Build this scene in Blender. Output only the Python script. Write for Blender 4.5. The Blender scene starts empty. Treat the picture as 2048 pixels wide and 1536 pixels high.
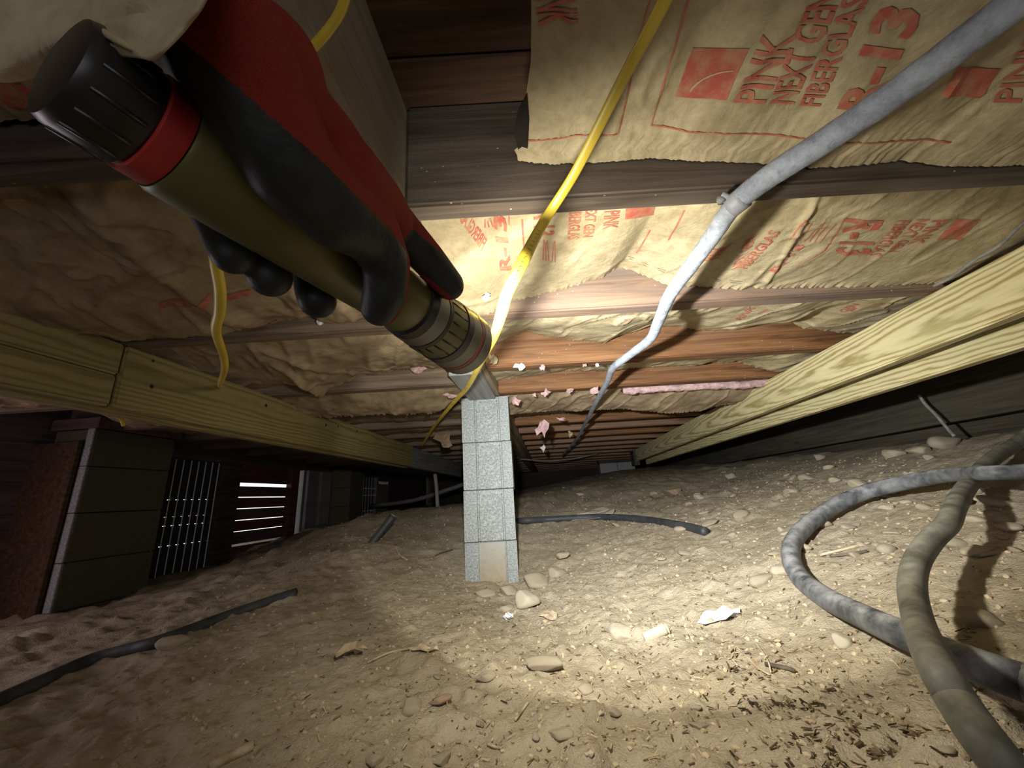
import bpy, bmesh, math, random
import numpy as np
from mathutils import Vector, Matrix
random.seed(7)
S = bpy.context.scene
COL = S.collection

# ------------------------------------------------------------------ camera, world, lights, exposure
F = 770.0
TH, RO = math.radians(16.3), math.radians(3.4)
cf = np.array([0, math.cos(TH), math.sin(TH)])
_u0 = np.array([0, -math.sin(TH), math.cos(TH)])
_r0 = np.array([1.0, 0, 0])
cr = _r0 * math.cos(RO) - _u0 * math.sin(RO)
cu = _u0 * math.cos(RO) + _r0 * math.sin(RO)

def ray(px, py):
    return cf + cr * (px - 1024) / F + cu * (768 - py) / F
def atD(px, py, d): return ray(px, py) * d
def atH(px, py, h):
    r = ray(px, py); return r * h / r[2]
def atY(px, py, y):
    r = ray(px, py); return r * y / r[1]
bd = ray(1100, 994); bd[2] = 0; bd /= np.linalg.norm(bd)       # direction of girder and beams
cd = np.array([bd[1], -bd[0], 0.0])                            # across them
BETA = math.atan2(bd[0], bd[1])
def atO(px, py, o):
    r = ray(px, py); return r * o / (r @ cd)
def bc(c, b, z): return cd * c + bd * b + np.array([0, 0, z])   # beam frame -> world
def proj(p):
    p = np.asarray(p, float); d = p @ cf
    return 1024 + F * (p @ cr) / d, 768 - F * (p @ cu) / d, d

cam = bpy.data.cameras.new('camera'); camo = bpy.data.objects.new('camera', cam); COL.objects.link(camo)
cam.sensor_width = 36; cam.lens = F / 2048 * 36; cam.clip_start = 0.01; cam.clip_end = 100
camo.matrix_world = Matrix(((cr[0], cu[0], -cf[0], 0), (cr[1], cu[1], -cf[1], 0), (cr[2], cu[2], -cf[2], 0), (0, 0, 0, 1)))
S.camera = camo
S.view_settings.view_transform = 'Standard'; S.view_settings.look = 'None'
S.view_settings.gamma = 1; S.view_settings.use_curve_mapping = False
S.view_settings.exposure = 0.13
W = bpy.data.worlds.new('world'); S.world = W; W.use_nodes = True
W.node_tree.nodes['Background'].inputs[0].default_value = (0.95, 0.93, 1.0, 1)
W.node_tree.nodes['Background'].inputs[1].default_value = 1.6

# flashlight frame: tail centre, axis, side vectors
TAIL, HEAD = atD(190, 180, 0.13), atD(930, 690, 0.37)
FA = (HEAD - TAIL); FL = np.linalg.norm(FA); FA /= FL
_m = (TAIL + HEAD) / 2
FN = -_m / np.linalg.norm(_m); FN -= FA * (FN @ FA); FN /= np.linalg.norm(FN)   # towards the camera
FU = np.cross(FA, FN)
if FU @ cu < 0: FU = -FU                                                          # up and right in view
def fl(s, phi, rho):
    a = math.radians(phi)
    return TAIL + FA * s + (FN * math.cos(a) + FU * math.sin(a)) * rho

def lamp(name, kind, loc, direction, energy, color, **k):
    l = bpy.data.lights.new(name, kind); o = bpy.data.objects.new(name, l); COL.objects.link(o)
    o.location = loc; o.rotation_euler = Vector(direction).to_track_quat('-Z', 'Y').to_euler()
    l.energy = energy; l.color = color
    for a, b in k.items(): setattr(l, a, b)
    return o
LENS = TAIL + FA * (FL + 0.006)
AIM = FA + np.array([0.075, 0, 0.03]); AIMH = FA + np.array([0.14, 0, -0.01])
lamp('flashlight_spill', 'SPOT', LENS, AIM, 18.0, (1.0, 0.965, 0.84), spot_size=math.radians(109), spot_blend=0.13, shadow_soft_size=0.013)
lamp('flashlight_hotspot', 'SPOT', LENS, AIMH, 92.0, (0.95, 0.985, 1.0), spot_size=math.radians(96), spot_blend=1.0, shadow_soft_size=0.013)
lamp('flashlight_stray', 'SPOT', LENS, AIM, 13.0, (1.0, 0.94, 0.80), spot_size=math.radians(180), spot_blend=0.7, shadow_soft_size=0.02)
# weak fill lamp added behind the camera, and daylight from the open skirting bay on the far side of the wall to the left
lamp('added_back_fill', 'AREA', (0.35, -1.05, 0.0), (-0.05, 1, -0.05), 0.25, (1.0, 0.93, 0.80), shape='RECTANGLE', size=0.8, size_y=0.5)
lamp('skirting_daylight', 'AREA', bc(-2.12, 0.45, -0.02), (0.75, 0.6, -0.16), 2.3, (1.0, 0.72, 0.80), shape='RECTANGLE', size=0.7, size_y=0.35)

# ------------------------------------------------------------------ helpers
def fin(o, label=None, cat=None, group=None, kind=None):
    if label: o['label'] = label
    if cat: o['category'] = cat
    if group: o['group'] = group
    if kind: o['kind'] = kind
    return o
def link(name, me, mat=None, parent=None, loc=None, rot=None):
    o = bpy.data.objects.new(name, me); COL.objects.link(o)
    if mat is not None and me is not None: me.materials.append(mat)
    if parent is not None: o.parent = parent
    if loc is not None: o.location = loc
    if rot is not None: o.rotation_euler = rot
    return o
def empty(name, loc, label, cat, group=None, rot=(0, 0, 0)):
    o = link(name, None, loc=loc, rot=rot); o.empty_display_size = 0.02
    return fin(o, label, cat, group)
def pydata(name, v, f, smooth=False):
    me = bpy.data.meshes.new(name); me.from_pydata([tuple(map(float, p)) for p in v], [], f); me.update()
    if smooth: me.polygons.foreach_set('use_smooth', [True] * len(me.polygons))
    return me
def gridmesh(name, P, smooth=True):
    """P: (n, m, 3) array of points"""
    n, m = P.shape[:2]
    idx = np.arange(n * m).reshape(n, m)
    q = np.stack([idx[:-1, :-1], idx[1:, :-1], idx[1:, 1:], idx[:-1, 1:]], -1).reshape(-1, 4)
    me = bpy.data.meshes.new(name)
    me.vertices.add(n * m); me.vertices.foreach_set('co', P.reshape(-1).astype(np.float32))
    me.loops.add(q.size); me.loops.foreach_set('vertex_index', q.reshape(-1).astype(np.int32))
    me.polygons.add(len(q)); me.polygons.foreach_set('loop_start', np.arange(0, q.size, 4, dtype=np.int32))
    me.update(calc_edges=True); me.validate()
    me.polygons.foreach_set('use_smooth', [smooth] * len(me.polygons))
    return me
def boxmesh(name, x0, x1, y0, y1, z0, z1, bev=0.0, seg=1):
    bm = bmesh.new(); bmesh.ops.create_cube(bm, size=1)
    for v in bm.verts:
        v.co = ((x0 + x1) / 2 + v.co.x * (x1 - x0), (y0 + y1) / 2 + v.co.y * (y1 - y0), (z0 + z1) / 2 + v.co.z * (z1 - z0))
    if bev: bmesh.ops.bevel(bm, geom=bm.edges[:], offset=bev, segments=seg, affect='EDGES', clamp_overlap=True)
    me = bpy.data.meshes.new(name); bm.to_mesh(me); bm.free(); return me
def beamrot(): return (0, 0, -BETA)
def catmull(P, n):
    P = np.asarray(P, float)
    Q = np.vstack([2 * P[0] - P[1], P, 2 * P[-1] - P[-2]]); out = []
    for i in range(1, len(Q) - 2):
        for t in np.linspace(0, 1, n, endpoint=False):
            a, b, c, d = Q[i - 1:i + 3]
            out.append(0.5 * (2 * b + (c - a) * t + (2 * a - 5 * b + 4 * c - d) * t * t + (3 * b - a - 3 * c + d) * t ** 3))
    out.append(P[-1]); return np.array(out)
def tubemesh(name, P, r, n=8, sides=12, flat=1.0, flatdir=None, wob=0.0):
    """P (k,3[+1 radius]); flat = ratio of thickness to width, flatdir = thickness direction"""
    P = np.asarray(P, float)
    R = P[:, 3:4] if P.shape[1] > 3 else np.full((len(P), 1), r)
    C = catmull(np.hstack([P[:, :3], R]), n)
    rad, C = C[:, 3], C[:, :3]
    T = np.gradient(C, axis=0); T /= np.linalg.norm(T, axis=1)[:, None] + 1e-12
    up = np.array([0.1, 0.2, 1.0]) if flatdir is None else np.asarray(flatdir, float)
    V = []; prev = None
    for i in range(len(C)):
        u = up if (flatdir is not None or prev is None) else prev
        u = u - T[i] * (u @ T[i]); u /= np.linalg.norm(u) + 1e-12; prev = u
        w = np.cross(T[i], u)
        rr = rad[i] * (1 + wob * random.uniform(-1, 1))
        V.append([C[i] + rr * (w * math.cos(a) + u * flat * math.sin(a)) for a in np.linspace(0, 2 * math.pi, sides, endpoint=False)])
    V = np.array(V); k = len(C)
    f = [[i * sides + j, i * sides + (j + 1) % sides, (i + 1) * sides + (j + 1) % sides, (i + 1) * sides + j] for i in range(k - 1) for j in range(sides)]
    f.append(list(range(sides))[::-1]); f.append([(k - 1) * sides + j for j in range(sides)])
    return pydata(name, V.reshape(-1, 3), f, True)

# value noise in numpy
_perm = np.random.RandomState(3).permutation(4096)
_val = np.random.RandomState(4).rand(4096) * 2 - 1
def vnoise(x, y, seed=0):
    x = np.asarray(x, float); y = np.asarray(y, float)
    xi = np.floor(x).astype(int); yi = np.floor(y).astype(int)
    fx = x - xi; fy = y - yi; fx = fx * fx * (3 - 2 * fx); fy = fy * fy * (3 - 2 * fy)
    def h(a, b): return _val[_perm[(_perm[(a + seed * 131) & 4095] + b * 7 + seed) & 4095]]
    return (h(xi, yi) * (1 - fx) + h(xi + 1, yi) * fx) * (1 - fy) + (h(xi, yi + 1) * (1 - fx) + h(xi + 1, yi + 1) * fx) * fy
def fbm(x, y, oct=4, seed=0, gain=0.5):
    s = 0; a = 1
    for i in range(oct):
        s = s + a * vnoise(x * 2 ** i + 17.3 * i, y * 2 ** i - 9.1 * i, seed + i); a *= gain
    return s

# ------------------------------------------------------------------ materials
class NT:
    def __init__(s, name, rough=0.8, spec=0.3, metal=0.0):
        s.m = bpy.data.materials.new(name); s.m.use_nodes = True
        s.t = s.m.node_tree; s.p = s.t.nodes['Principled BSDF']
        s.p.inputs['Roughness'].default_value = rough; s.p.inputs['Metallic'].default_value = metal
        s.p.inputs['Specular IOR Level'].default_value = spec
        s._tc = None
    def n(s, ty, **k):
        x = s.t.nodes.new(ty)
        for a, b in k.items(): setattr(x, a, b)
        return x
    def put(s, sock, v):
        if isinstance(v, bpy.types.NodeSocket): s.t.links.new(v, sock)
        elif v is not None: sock.default_value = (tuple(v) + (1,))[:len(sock.default_value)] if hasattr(v, '__len__') and hasattr(sock.default_value, '__len__') and len(sock.default_value) == 4 else v
    def obj(s):
        if s._tc is None: s._tc = s.n('ShaderNodeTexCoord')
        return s._tc.outputs['Object']
    def map(s, scale, loc=(0, 0, 0), rot=(0, 0, 0), v=None):
        x = s.n('ShaderNodeMapping'); s.put(x.inputs[0], v or s.obj()); x.inputs['Scale'].default_value = scale
        x.inputs['Location'].default_value = loc; x.inputs['Rotation'].default_value = rot; return x.outputs[0]
    def noise(s, scale, detail=4, rough=0.55, v=None, dist=0.0):
        x = s.n('ShaderNodeTexNoise'); s.put(x.inputs['Vector'], v or s.obj()); x.inputs['Scale'].default_value = scale
        x.inputs['Detail'].default_value = detail; x.inputs['Roughness'].default_value = rough; x.inputs['Distortion'].default_value = dist
        return x.outputs['Fac']
    def vor(s, scale, v=None, feat='F1'):
        x = s.n('ShaderNodeTexVoronoi', feature=feat); s.put(x.inputs['Vector'], v or s.obj()); x.inputs['Scale'].default_value = scale
        return x.outputs['Distance']
    def ramp(s, fac, stops):
        x = s.n('ShaderNodeValToRGB'); s.put(x.inputs[0], fac); e = x.color_ramp.elements
        while len(e) < len(stops): e.new(0.5)
        for i, (p, c) in enumerate(stops):
            e[i].position = p; e[i].color = tuple(c) + (1,) if len(c) == 3 else c
        return x.outputs[0]
    def sel(s, fac, lo, hi): return s.ramp(fac, [(lo, (0, 0, 0)), (hi, (1, 1, 1))])
    def mix(s, fac, a, b, mode='MIX'):
        x = s.n('ShaderNodeMix', data_type='RGBA', blend_type=mode); s.put(x.inputs[0], fac); s.put(x.inputs[6], a); s.put(x.inputs[7], b); return x.outputs[2]
    def math(s, op, a, b=None, c=None):
        x = s.n('ShaderNodeMath', operation=op); s.put(x.inputs[0], a)
        if b is not None: s.put(x.inputs[1], b)
        if c is not None: s.put(x.inputs[2], c)
        return x.outputs[0]
    def bump(s, h, strength=0.5, dist=0.002):
        x = s.n('ShaderNodeBump'); s.put(x.inputs['Height'], h); x.inputs['Strength'].default_value = strength; x.inputs['Distance'].default_value = dist
        s.t.links.new(x.outputs[0], s.p.inputs['Normal'])
    def col(s, c): s.put(s.p.inputs['Base Color'], c); return s.m
    def rnd(s): return s.n('ShaderNodeObjectInfo').outputs['Random']

def mat_kraft(name, a=(0.26, 0.21, 0.12), b=(0.43, 0.36, 0.225)):
    t = NT(name, 0.72, 0.25)
    c = t.ramp(t.noise(14, 5, 0.6), [(0.3, a), (0.62, b)])
    mott = t.sel(t.noise(70, 3, 0.6), 0.46, 0.72)
    c = t.mix(t.math('MULTIPLY', mott, 0.38), c, (0.17, 0.14, 0.075))
    stain = t.sel(t.noise(3.5, 4, 0.6), 0.56, 0.75)
    c = t.mix(t.math('MULTIPLY', stain, 0.45), c, (0.15, 0.115, 0.06))
    h = t.math('ADD', t.noise(22, 6, 0.62, dist=0.8), t.math('MULTIPLY', t.noise(120, 3, 0.6), 0.25))
    t.bump(h, 0.55, 0.006); return t.col(c)
KRAFT = mat_kraft('kraft_paper')
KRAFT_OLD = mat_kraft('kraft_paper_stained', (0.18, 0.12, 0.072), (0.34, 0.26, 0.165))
def mat_print():
    t = NT('red_print', 0.75, 0.2)
    c = t.mix(t.sel(t.noise(60, 4, 0.65), 0.40, 0.75), (0.36, 0.085, 0.062), (0.36, 0.22, 0.12))
    return t.col(c)
PRINT = mat_print()
t = NT('black_print', 0.8); PRINTK = t.col((0.06, 0.05, 0.04))
def mat_pink():
    t = NT('pink_fiberglass', 0.95, 0.05)
    c = t.ramp(t.noise(45, 6, 0.7), [(0.3, (0.36, 0.22, 0.215)), (0.55, (0.58, 0.40, 0.39)), (0.8, (0.68, 0.56, 0.54))])
    t.bump(t.noise(90, 6, 0.75, dist=1.0), 0.9, 0.006); return t.col(c)
PINK = mat_pink()
def mat_wood(name, dark, mid, light, specks=0.5, knot=True, grey=(0.20, 0.165, 0.13), greyamt=0.5, bumps=0.4):
    t = NT(name, 0.78, 0.2)
    v = t.map((1.4, 26, 26))
    g = t.noise(2.2, 6, 0.62, v=v, dist=0.6)
    c = t.ramp(g, [(0.30, dark), (0.5, mid), (0.72, light)])
    c = t.mix(t.math('MULTIPLY', t.sel(t.noise(2.1, 3, 0.6, v=t.map((1, 3, 3))), 0.45, 0.68), greyamt), c, grey)
    if knot:
        kd = t.vor(1.0, v=t.map((2.1, 0.01, 7.0), (0.35, 0, 0.21)))
        c = t.mix(t.math('SUBTRACT', 1.0, t.sel(kd, 0.035, 0.10)), c, (0.028, 0.018, 0.012))
    if specks:
        sp = t.math('SUBTRACT', 1.0, t.sel(t.vor(42, v=t.map((1.0, 1.6, 1.6))), 0.06, 0.085))
        sp = t.math('MULTIPLY', sp, t.sel(t.noise(6, 2), 0.5, 0.6))
        c = t.mix(t.math('MULTIPLY', sp, specks), c, (0.62, 0.58, 0.52))
    t.bump(t.math('ADD', g, t.math('MULTIPLY', t.noise(160, 3), 0.2)), bumps, 0.003); return t.col(c)
J_DARK = mat_wood('dark_joist_wood', (0.035, 0.026, 0.02), (0.075, 0.058, 0.045), (0.14, 0.105, 0.075), 0.8)
J_GREY = mat_wood('grey_brown_joist_wood', (0.07, 0.042, 0.027), (0.165, 0.108, 0.073), (0.26, 0.165, 0.105), 0.7, greyamt=0.75, grey=(0.15, 0.122, 0.105))
J_RED = mat_wood('red_brown_joist_wood', (0.05, 0.022, 0.010), (0.145, 0.066, 0.026), (0.24, 0.125, 0.055), 0.5, greyamt=0.15)
J_LEFT = mat_wood('brown_joist_wood', (0.07, 0.05, 0.035), (0.14, 0.10, 0.07), (0.22, 0.165, 0.115), 0.3, greyamt=0.5)
J_FAR = mat_wood('dim_joist_wood', (0.07, 0.035, 0.02), (0.17, 0.095, 0.055), (0.27, 0.16, 0.10), 0.3, greyamt=0.5)
GIRDER = mat_wood('girder_wood', (0.30, 0.235, 0.13), (0.46, 0.37, 0.215), (0.55, 0.45, 0.28), 0.3, greyamt=0.25, grey=(0.25, 0.21, 0.15))
GIRDER_D = mat_wood('girder_wood_dark', (0.16, 0.13, 0.085), (0.25, 0.20, 0.13), (0.33, 0.27, 0.18), 0.3, greyamt=0.5)
SUBFL = mat_wood('subfloor_wood', (0.03, 0.016, 0.010), (0.065, 0.035, 0.02), (0.11, 0.06, 0.033), 0, knot=False, greyamt=0.3, grey=(0.04, 0.03, 0.025))
SKIRT = mat_wood('skirting_wood', (0.05, 0.03, 0.028), (0.10, 0.065, 0.06), (0.16, 0.11, 0.10), 0, knot=False, greyamt=0.4, grey=(0.12, 0.11, 0.12))
SKIRT_RED = mat_wood('skirting_wood_red', (0.06, 0.018, 0.018), (0.11, 0.035, 0.032), (0.16, 0.06, 0.055), 0, knot=False, greyamt=0.2)
RIM = mat_wood('dark_rim_wood', (0.025, 0.022, 0.016), (0.055, 0.047, 0.033), (0.09, 0.077, 0.055), 0.3, greyamt=0.4, grey=(0.07, 0.064, 0.05))
GREYWD = mat_wood('grey_weathered_wood', (0.13, 0.13, 0.125), (0.21, 0.21, 0.20), (0.30, 0.295, 0.28), 0.6, knot=False, greyamt=0.3, grey=(0.25, 0.25, 0.24))
def mat_treated(name, light=(0.68, 0.605, 0.35), dark=(0.33, 0.255, 0.10), k=0.030, d=0.034, z0=-0.012, spacing=0.0080, green=(0.48, 0.50, 0.26)):
    t = NT(name, 0.62, 0.3)
    sx = t.n('ShaderNodeSeparateXYZ'); t.put(sx.inputs[0], t.obj())
    x, y, z = sx.outputs
    wob = t.math('MULTIPLY', t.math('SUBTRACT', t.noise(3.2, 3, 0.5, v=t.map((0.9, 4, 4))), 0.5), 0.030)
    zz = t.math('ADD', t.math('SUBTRACT', z, z0), wob)
    yy = t.math('ADD', y, d)
    rr = t.math('SQRT', t.math('ADD', t.math('MULTIPLY', zz, zz), t.math('MULTIPLY', yy, yy)))
    rr = t.math('ADD', rr, t.math('MULTIPLY', x, k))
    rr = t.math('ADD', rr, t.math('MULTIPLY', t.noise(5, 3, 0.6, v=t.map((1.2, 10, 10))), 0.012))
    sn = t.math('SINE', t.math('MULTIPLY', rr, 6.2832 / spacing))
    fac = t.math('MULTIPLY_ADD', sn, 0.5, 0.5)
    c = t.ramp(fac, [(0.0, light), (0.55, tuple(0.85 * a for a in light)), (1.0, dark)])
    c = t.mix(t.math('MULTIPLY', t.sel(t.noise(4, 3, v=t.map((1, 5, 5))), 0.5, 0.75), 0.5), c, green)
    c = t.mix(t.math('MULTIPLY', t.noise(60, 4, 0.6, v=t.map((0.6, 9, 9))), 0.35), c, tuple(0.7 * a for a in dark), 'MIX')
    t.bump(t.noise(60, 4, 0.6, v=t.map((0.5, 9, 9))), 0.25, 0.002); return t.col(c)
TREAT = mat_treated('treated_lumber')
TREAT_L = mat_treated('treated_lumber_straight_shaded', (0.34, 0.28, 0.115), (0.20, 0.16, 0.06), 0.004, 0.06, 0.03, 0.011, (0.24, 0.25, 0.11))  # left beam's weaker light is put into this darker lumber colour
def mat_block(name, a, b, stain=None):
    t = NT(name, 0.92, 0.15)
    c = t.ramp(t.noise(150, 4, 0.75), [(0.36, tuple(0.62 * q for q in a)), (0.5, a), (0.66, b)])
    c = t.mix(t.math('MULTIPLY', t.sel(t.noise(9, 4), 0.45, 0.7), 0.25), c, tuple(0.75 * q for q in a))
    if stain:
        z = t.n('ShaderNodeSeparateXYZ'); t.put(z.inputs[0], t.obj())
        f = t.math('ADD', z.outputs[2], t.math('MULTIPLY', t.noise(30, 4), 0.06))
        c = t.mix(t.math('MULTIPLY', t.math('SUBTRACT', 1.0, t.sel(f, stain[0], stain[1])), 0.8), c, (0.36, 0.265, 0.14))
    t.bump(t.math('ADD', t.noise(150, 4, 0.75), t.noise(420, 2, 0.6)), 0.7, 0.003); return t.col(c)
BLOCK = mat_block('concrete_block', (0.275, 0.297, 0.29), (0.42, 0.447, 0.445))
BLOCK_L = mat_block('concrete_block_shaded', (0.105, 0.095, 0.065), (0.14, 0.125, 0.09))  # shade on the left piers is put into this darker block colour
BLOCK_F = mat_block('concrete_block_far', (0.29, 0.30, 0.30), (0.42, 0.43, 0.43))
def mat_dirt():
    t = NT('dirt', 0.95, 0.08)
    c = t.ramp(t.noise(5, 6, 0.65), [(0.3, (0.35, 0.29, 0.20)), (0.55, (0.47, 0.40, 0.29)), (0.75, (0.53, 0.46, 0.345))])
    c = t.mix(t.math('MULTIPLY', t.sel(t.noise(42, 5, 0.7), 0.55, 0.72), 0.45), c, (0.22, 0.165, 0.10))
    c = t.mix(t.math('MULTIPLY', t.sel(t.noise(130, 3, 0.7), 0.60, 0.74), 0.5), c, (0.55, 0.46, 0.32))
    c = t.mix(t.math('MULTIPLY', t.sel(t.noise(1.3, 3, 0.5), 0.5, 0.68), 0.35), c, (0.40, 0.325, 0.235))
    h = t.math('ADD', t.noise(60, 6, 0.72), t.math('MULTIPLY', t.noise(260, 3, 0.7), 0.35))
    t.bump(h, 1.0, 0.010); return t.col(c)
DIRT = mat_dirt()
def mat_stone(name='stone', lo=(0.33, 0.28, 0.205), hi=(0.43, 0.37, 0.275)):
    t = NT(name, 0.85, 0.15)
    c = t.mix(t.rnd(), lo, hi)
    c = t.mix(t.math('MULTIPLY', t.sel(t.noise(40, 5, 0.65), 0.45, 0.7), 0.5), c, (0.22, 0.175, 0.12))
    t.bump(t.noise(80, 5, 0.65), 0.5, 0.003); return t.col(c)
STONE = mat_stone()
STONE_RED = mat_stone('reddish_stone', (0.36, 0.25, 0.165), (0.42, 0.30, 0.21))
STONE_PALE = mat_stone('pale_stone', (0.44, 0.39, 0.295), (0.50, 0.445, 0.34))
def mat_chips():
    t = NT('litter', 0.85, 0.15)
    g = t.n('ShaderNodeNewGeometry').outputs['Random Per Island']
    return t.col(t.ramp(g, [(0.0, (0.06, 0.035, 0.025)), (0.35, (0.20, 0.12, 0.07)), (0.7, (0.40, 0.30, 0.18)), (1.0, (0.58, 0.48, 0.33))]))
CHIPS = mat_chips()
def mat_gravel():
    t = NT('gravel', 0.9, 0.1)
    g = t.n('ShaderNodeNewGeometry').outputs['Random Per Island']
    return t.col(t.ramp(g, [(0.0, (0.27, 0.21, 0.135)), (0.6, (0.42, 0.345, 0.225)), (1.0, (0.49, 0.41, 0.29))]))
GRAVEL = mat_gravel()
def mat_hose(name, base=(0.045, 0.05, 0.055), dust=(0.36, 0.36, 0.36), amt=0.85, rough=0.55):
    t = NT(name, rough, 0.4)
    nz = t.n('ShaderNodeSeparateXYZ'); t.put(nz.inputs[0], t.n('ShaderNodeNewGeometry').outputs['Normal'])
    up = t.sel(nz.outputs[2], 0.45, 1.0)
    d = t.math('MULTIPLY', t.sel(t.noise(28, 5, 0.65), 0.36, 0.62), t.math('MULTIPLY_ADD', up, 0.55, 0.45))
    c = t.mix(t.math('MULTIPLY', d, amt), base, dust)
    t.bump(t.noise(120, 4, 0.6), 0.25, 0.002); return t.col(c)
HOSE = mat_hose('dusty_black_hose')
HOSE_G = mat_hose('dusty_olive_hose', (0.10, 0.10, 0.08), (0.34, 0.325, 0.265), 0.7)
HOSE_K = mat_hose('black_pipe', (0.03, 0.033, 0.04), (0.12, 0.11, 0.10), 0.5)
t = NT('grey_conduit', 0.6, 0.35)
c_ = t.ramp(t.noise(38, 6, 0.72), [(0.32, (0.14, 0.157, 0.185)), (0.48, (0.235, 0.262, 0.305)), (0.68, (0.33, 0.365, 0.415))])
c_ = t.mix(t.math('MULTIPLY', t.sel(t.noise(140, 4, 0.7), 0.58, 0.70), 0.5), c_, (0.11, 0.115, 0.12))
t.bump(t.noise(90, 5, 0.7), 0.5, 0.004); CONDUIT = t.col(c_)
CLAMP = mat_hose('grey_clamp', (0.22, 0.235, 0.255), (0.33, 0.35, 0.37), 0.8, 0.5)
t = NT('yellow_cable_sheath', 0.38, 0.5); YEL = t.col(t.ramp(t.noise(18, 3), [(0.35, (0.47, 0.34, 0.028)), (0.65, (0.60, 0.45, 0.045))]))
t = NT('olive_anodised_metal', 0.42, 0.5, 0.35); OLIVE = t.col(t.ramp(t.noise(30, 3), [(0.3, (0.105, 0.096, 0.028)), (0.7, (0.14, 0.128, 0.042))]))
t = NT('black_metal', 0.35, 0.5, 0.2); BLKM = t.col(t.ramp(t.noise(40, 2), [(0.3, (0.018, 0.017, 0.015)), (0.7, (0.03, 0.028, 0.025))]))
t = NT('grey_metal', 0.4, 0.5, 0.5); GRYM = t.col(t.ramp(t.noise(40, 2), [(0.3, (0.14, 0.14, 0.11)), (0.7, (0.19, 0.19, 0.15))]))
t = NT('red_ring_metal', 0.4, 0.5, 0.2); REDM = t.col(t.ramp(t.noise(40, 2), [(0.3, (0.30, 0.02, 0.018)), (0.7, (0.42, 0.04, 0.032))]))
t = NT('lens_glow', 0.2); LENSM = t.col((0.8, 0.8, 0.8)); t.p.inputs['Emission Color'].default_value = (1, 0.97, 0.9, 1); t.p.inputs['Emission Strength'].default_value = 8
t = NT('white_plastic', 0.55, 0.4); WHITE = t.col(t.ramp(t.noise(60, 3), [(0.3, (0.60, 0.62, 0.66)), (0.7, (0.78, 0.80, 0.84))]))
t = NT('dry_leaf', 0.8, 0.2); LEAF = t.col(t.ramp(t.noise(50, 4), [(0.3, (0.28, 0.20, 0.12)), (0.7, (0.55, 0.45, 0.32))]))
t = NT('pale_grey_paint', 0.6, 0.3); PALE = t.col(t.ramp(t.noise(12, 4), [(0.3, (0.16, 0.15, 0.155)), (0.7, (0.24, 0.23, 0.235))]))
t = NT('vent_metal', 0.45, 0.4, 0.3); VENT = t.col(t.ramp(t.noise(12, 4), [(0.3, (0.62, 0.60, 0.64)), (0.7, (0.75, 0.73, 0.76))]))
t = NT('dark_metal', 0.6, 0.3); DARKM = t.col((0.03, 0.028, 0.03))

# ------------------------------------------------------------------ ground: one height field
GP = []
def gp(p): GP.append((p[0], p[1], p[2]))
for a in ((940, 1165), (990, 1168), (1040, 1165)): gp(atY(*a, 1.5))
for a in ((1890, 888), (1990, 872), (1700, 908), (1560, 918), (1420, 930)): gp(atO(*a, 1.5))
for a in ((310, 1163), (420, 1135), (585, 1068), (685, 1040)): gp(atO(*a, -2.2))
for a in ((60, 1250), (200, 1215), (-60, 1290)): gp(atO(*a, -1.9))
for a in ((740, 1027), (830, 1020), (920, 1014)): gp(atY(*a, 2.6))
for a in ((650, 1095), (560, 1150)): gp(atY(*a, 1.75))
for a in ((1060, 990), (1130, 975)): gp(atY(*a, 3.2))
gp(atO(1240, 941, 0.9)); gp(atO(1300, 938, 1.2)); gp(atY(1400, 985, 2.3)); gp(atY(1250, 1000, 2.4))
for a, h in (((1024, 1536), -0.335), ((1300, 1400), -0.305), ((700, 1400), -0.325), ((300, 1400), -0.335), ((0, 1450), -0.345), ((1650, 1420), -0.262), ((1150, 1300), -0.315), ((1450, 1240), -0.27)): gp(atH(*a, h))
for p in ((0.75, 0.75, -0.135), (0.9, 0.35, -0.11), (0.5, 0.2, -0.21), (0, -0.7, -0.34), (-2.2, -0.8, -0.40), (1.6, -0.6, 0.02), (1.7, 0.4, 0.06), (-1.0, 4.6, -0.22), (-2.3, 5.0, -0.16), (-2.5, 7, -0.15), (0, 7, 0.1), (1.5, 7, 0.3), (2.6, 5, 0.30), (2.6, 0, 0.15), (-3, 2, -0.33), (0, 5, 0.06)): gp(p)
GP = np.array(GP)
_d = np.linalg.norm(GP[:, None, :2] - GP[None, :, :2], axis=2)
_n = len(GP); A = np.zeros((_n + 3, _n + 3)); A[:_n, :_n] = _d + np.eye(_n) * -0.02
A[:_n, _n] = 1; A[:_n, _n + 1:] = GP[:, :2]; A[_n, :_n] = 1; A[_n + 1:, :_n] = GP[:, :2].T
_w = np.linalg.solve(A, np.concatenate([GP[:, 2], [0, 0, 0]]))
def graded(a, b, lo, hi, fine, coarse):
    out = [a]
    while out[-1] < b:
        x = out[-1]; d = max(0, lo - x, x - hi); out.append(x + min(coarse, fine * (1 + 6 * d)))
    return np.array(out)
GX = graded(-2.9, 2.7, -0.9, 1.1, 0.0055, 0.04); GY = graded(-0.9, 7.6, 0.15, 1.5, 0.0055, 0.05)
XX, YY = np.meshgrid(GX, GY, indexing='ij')
ZZ = _w[_n] + _w[_n + 1] * XX + _w[_n + 2] * YY
for i in range(_n): ZZ += _w[i] * np.sqrt((XX - GP[i, 0]) ** 2 + (YY - GP[i, 1]) ** 2)
rough = 0.6 + 0.5 * np.clip(fbm(XX * 1.3, YY * 1.3, 2, 40) + 0.3, 0, 1) + 0.9 * np.clip((0.62 - YY) * 3, 0, 1) + 0.8 * np.clip(-0.5 - XX, 0, 1)
ZZ += 0.008 * fbm(XX * 5, YY * 5, 3, 11) * rough
lump = np.clip(fbm(XX * 16, YY * 16, 2, 21) - 0.15, 0, 1)
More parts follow.
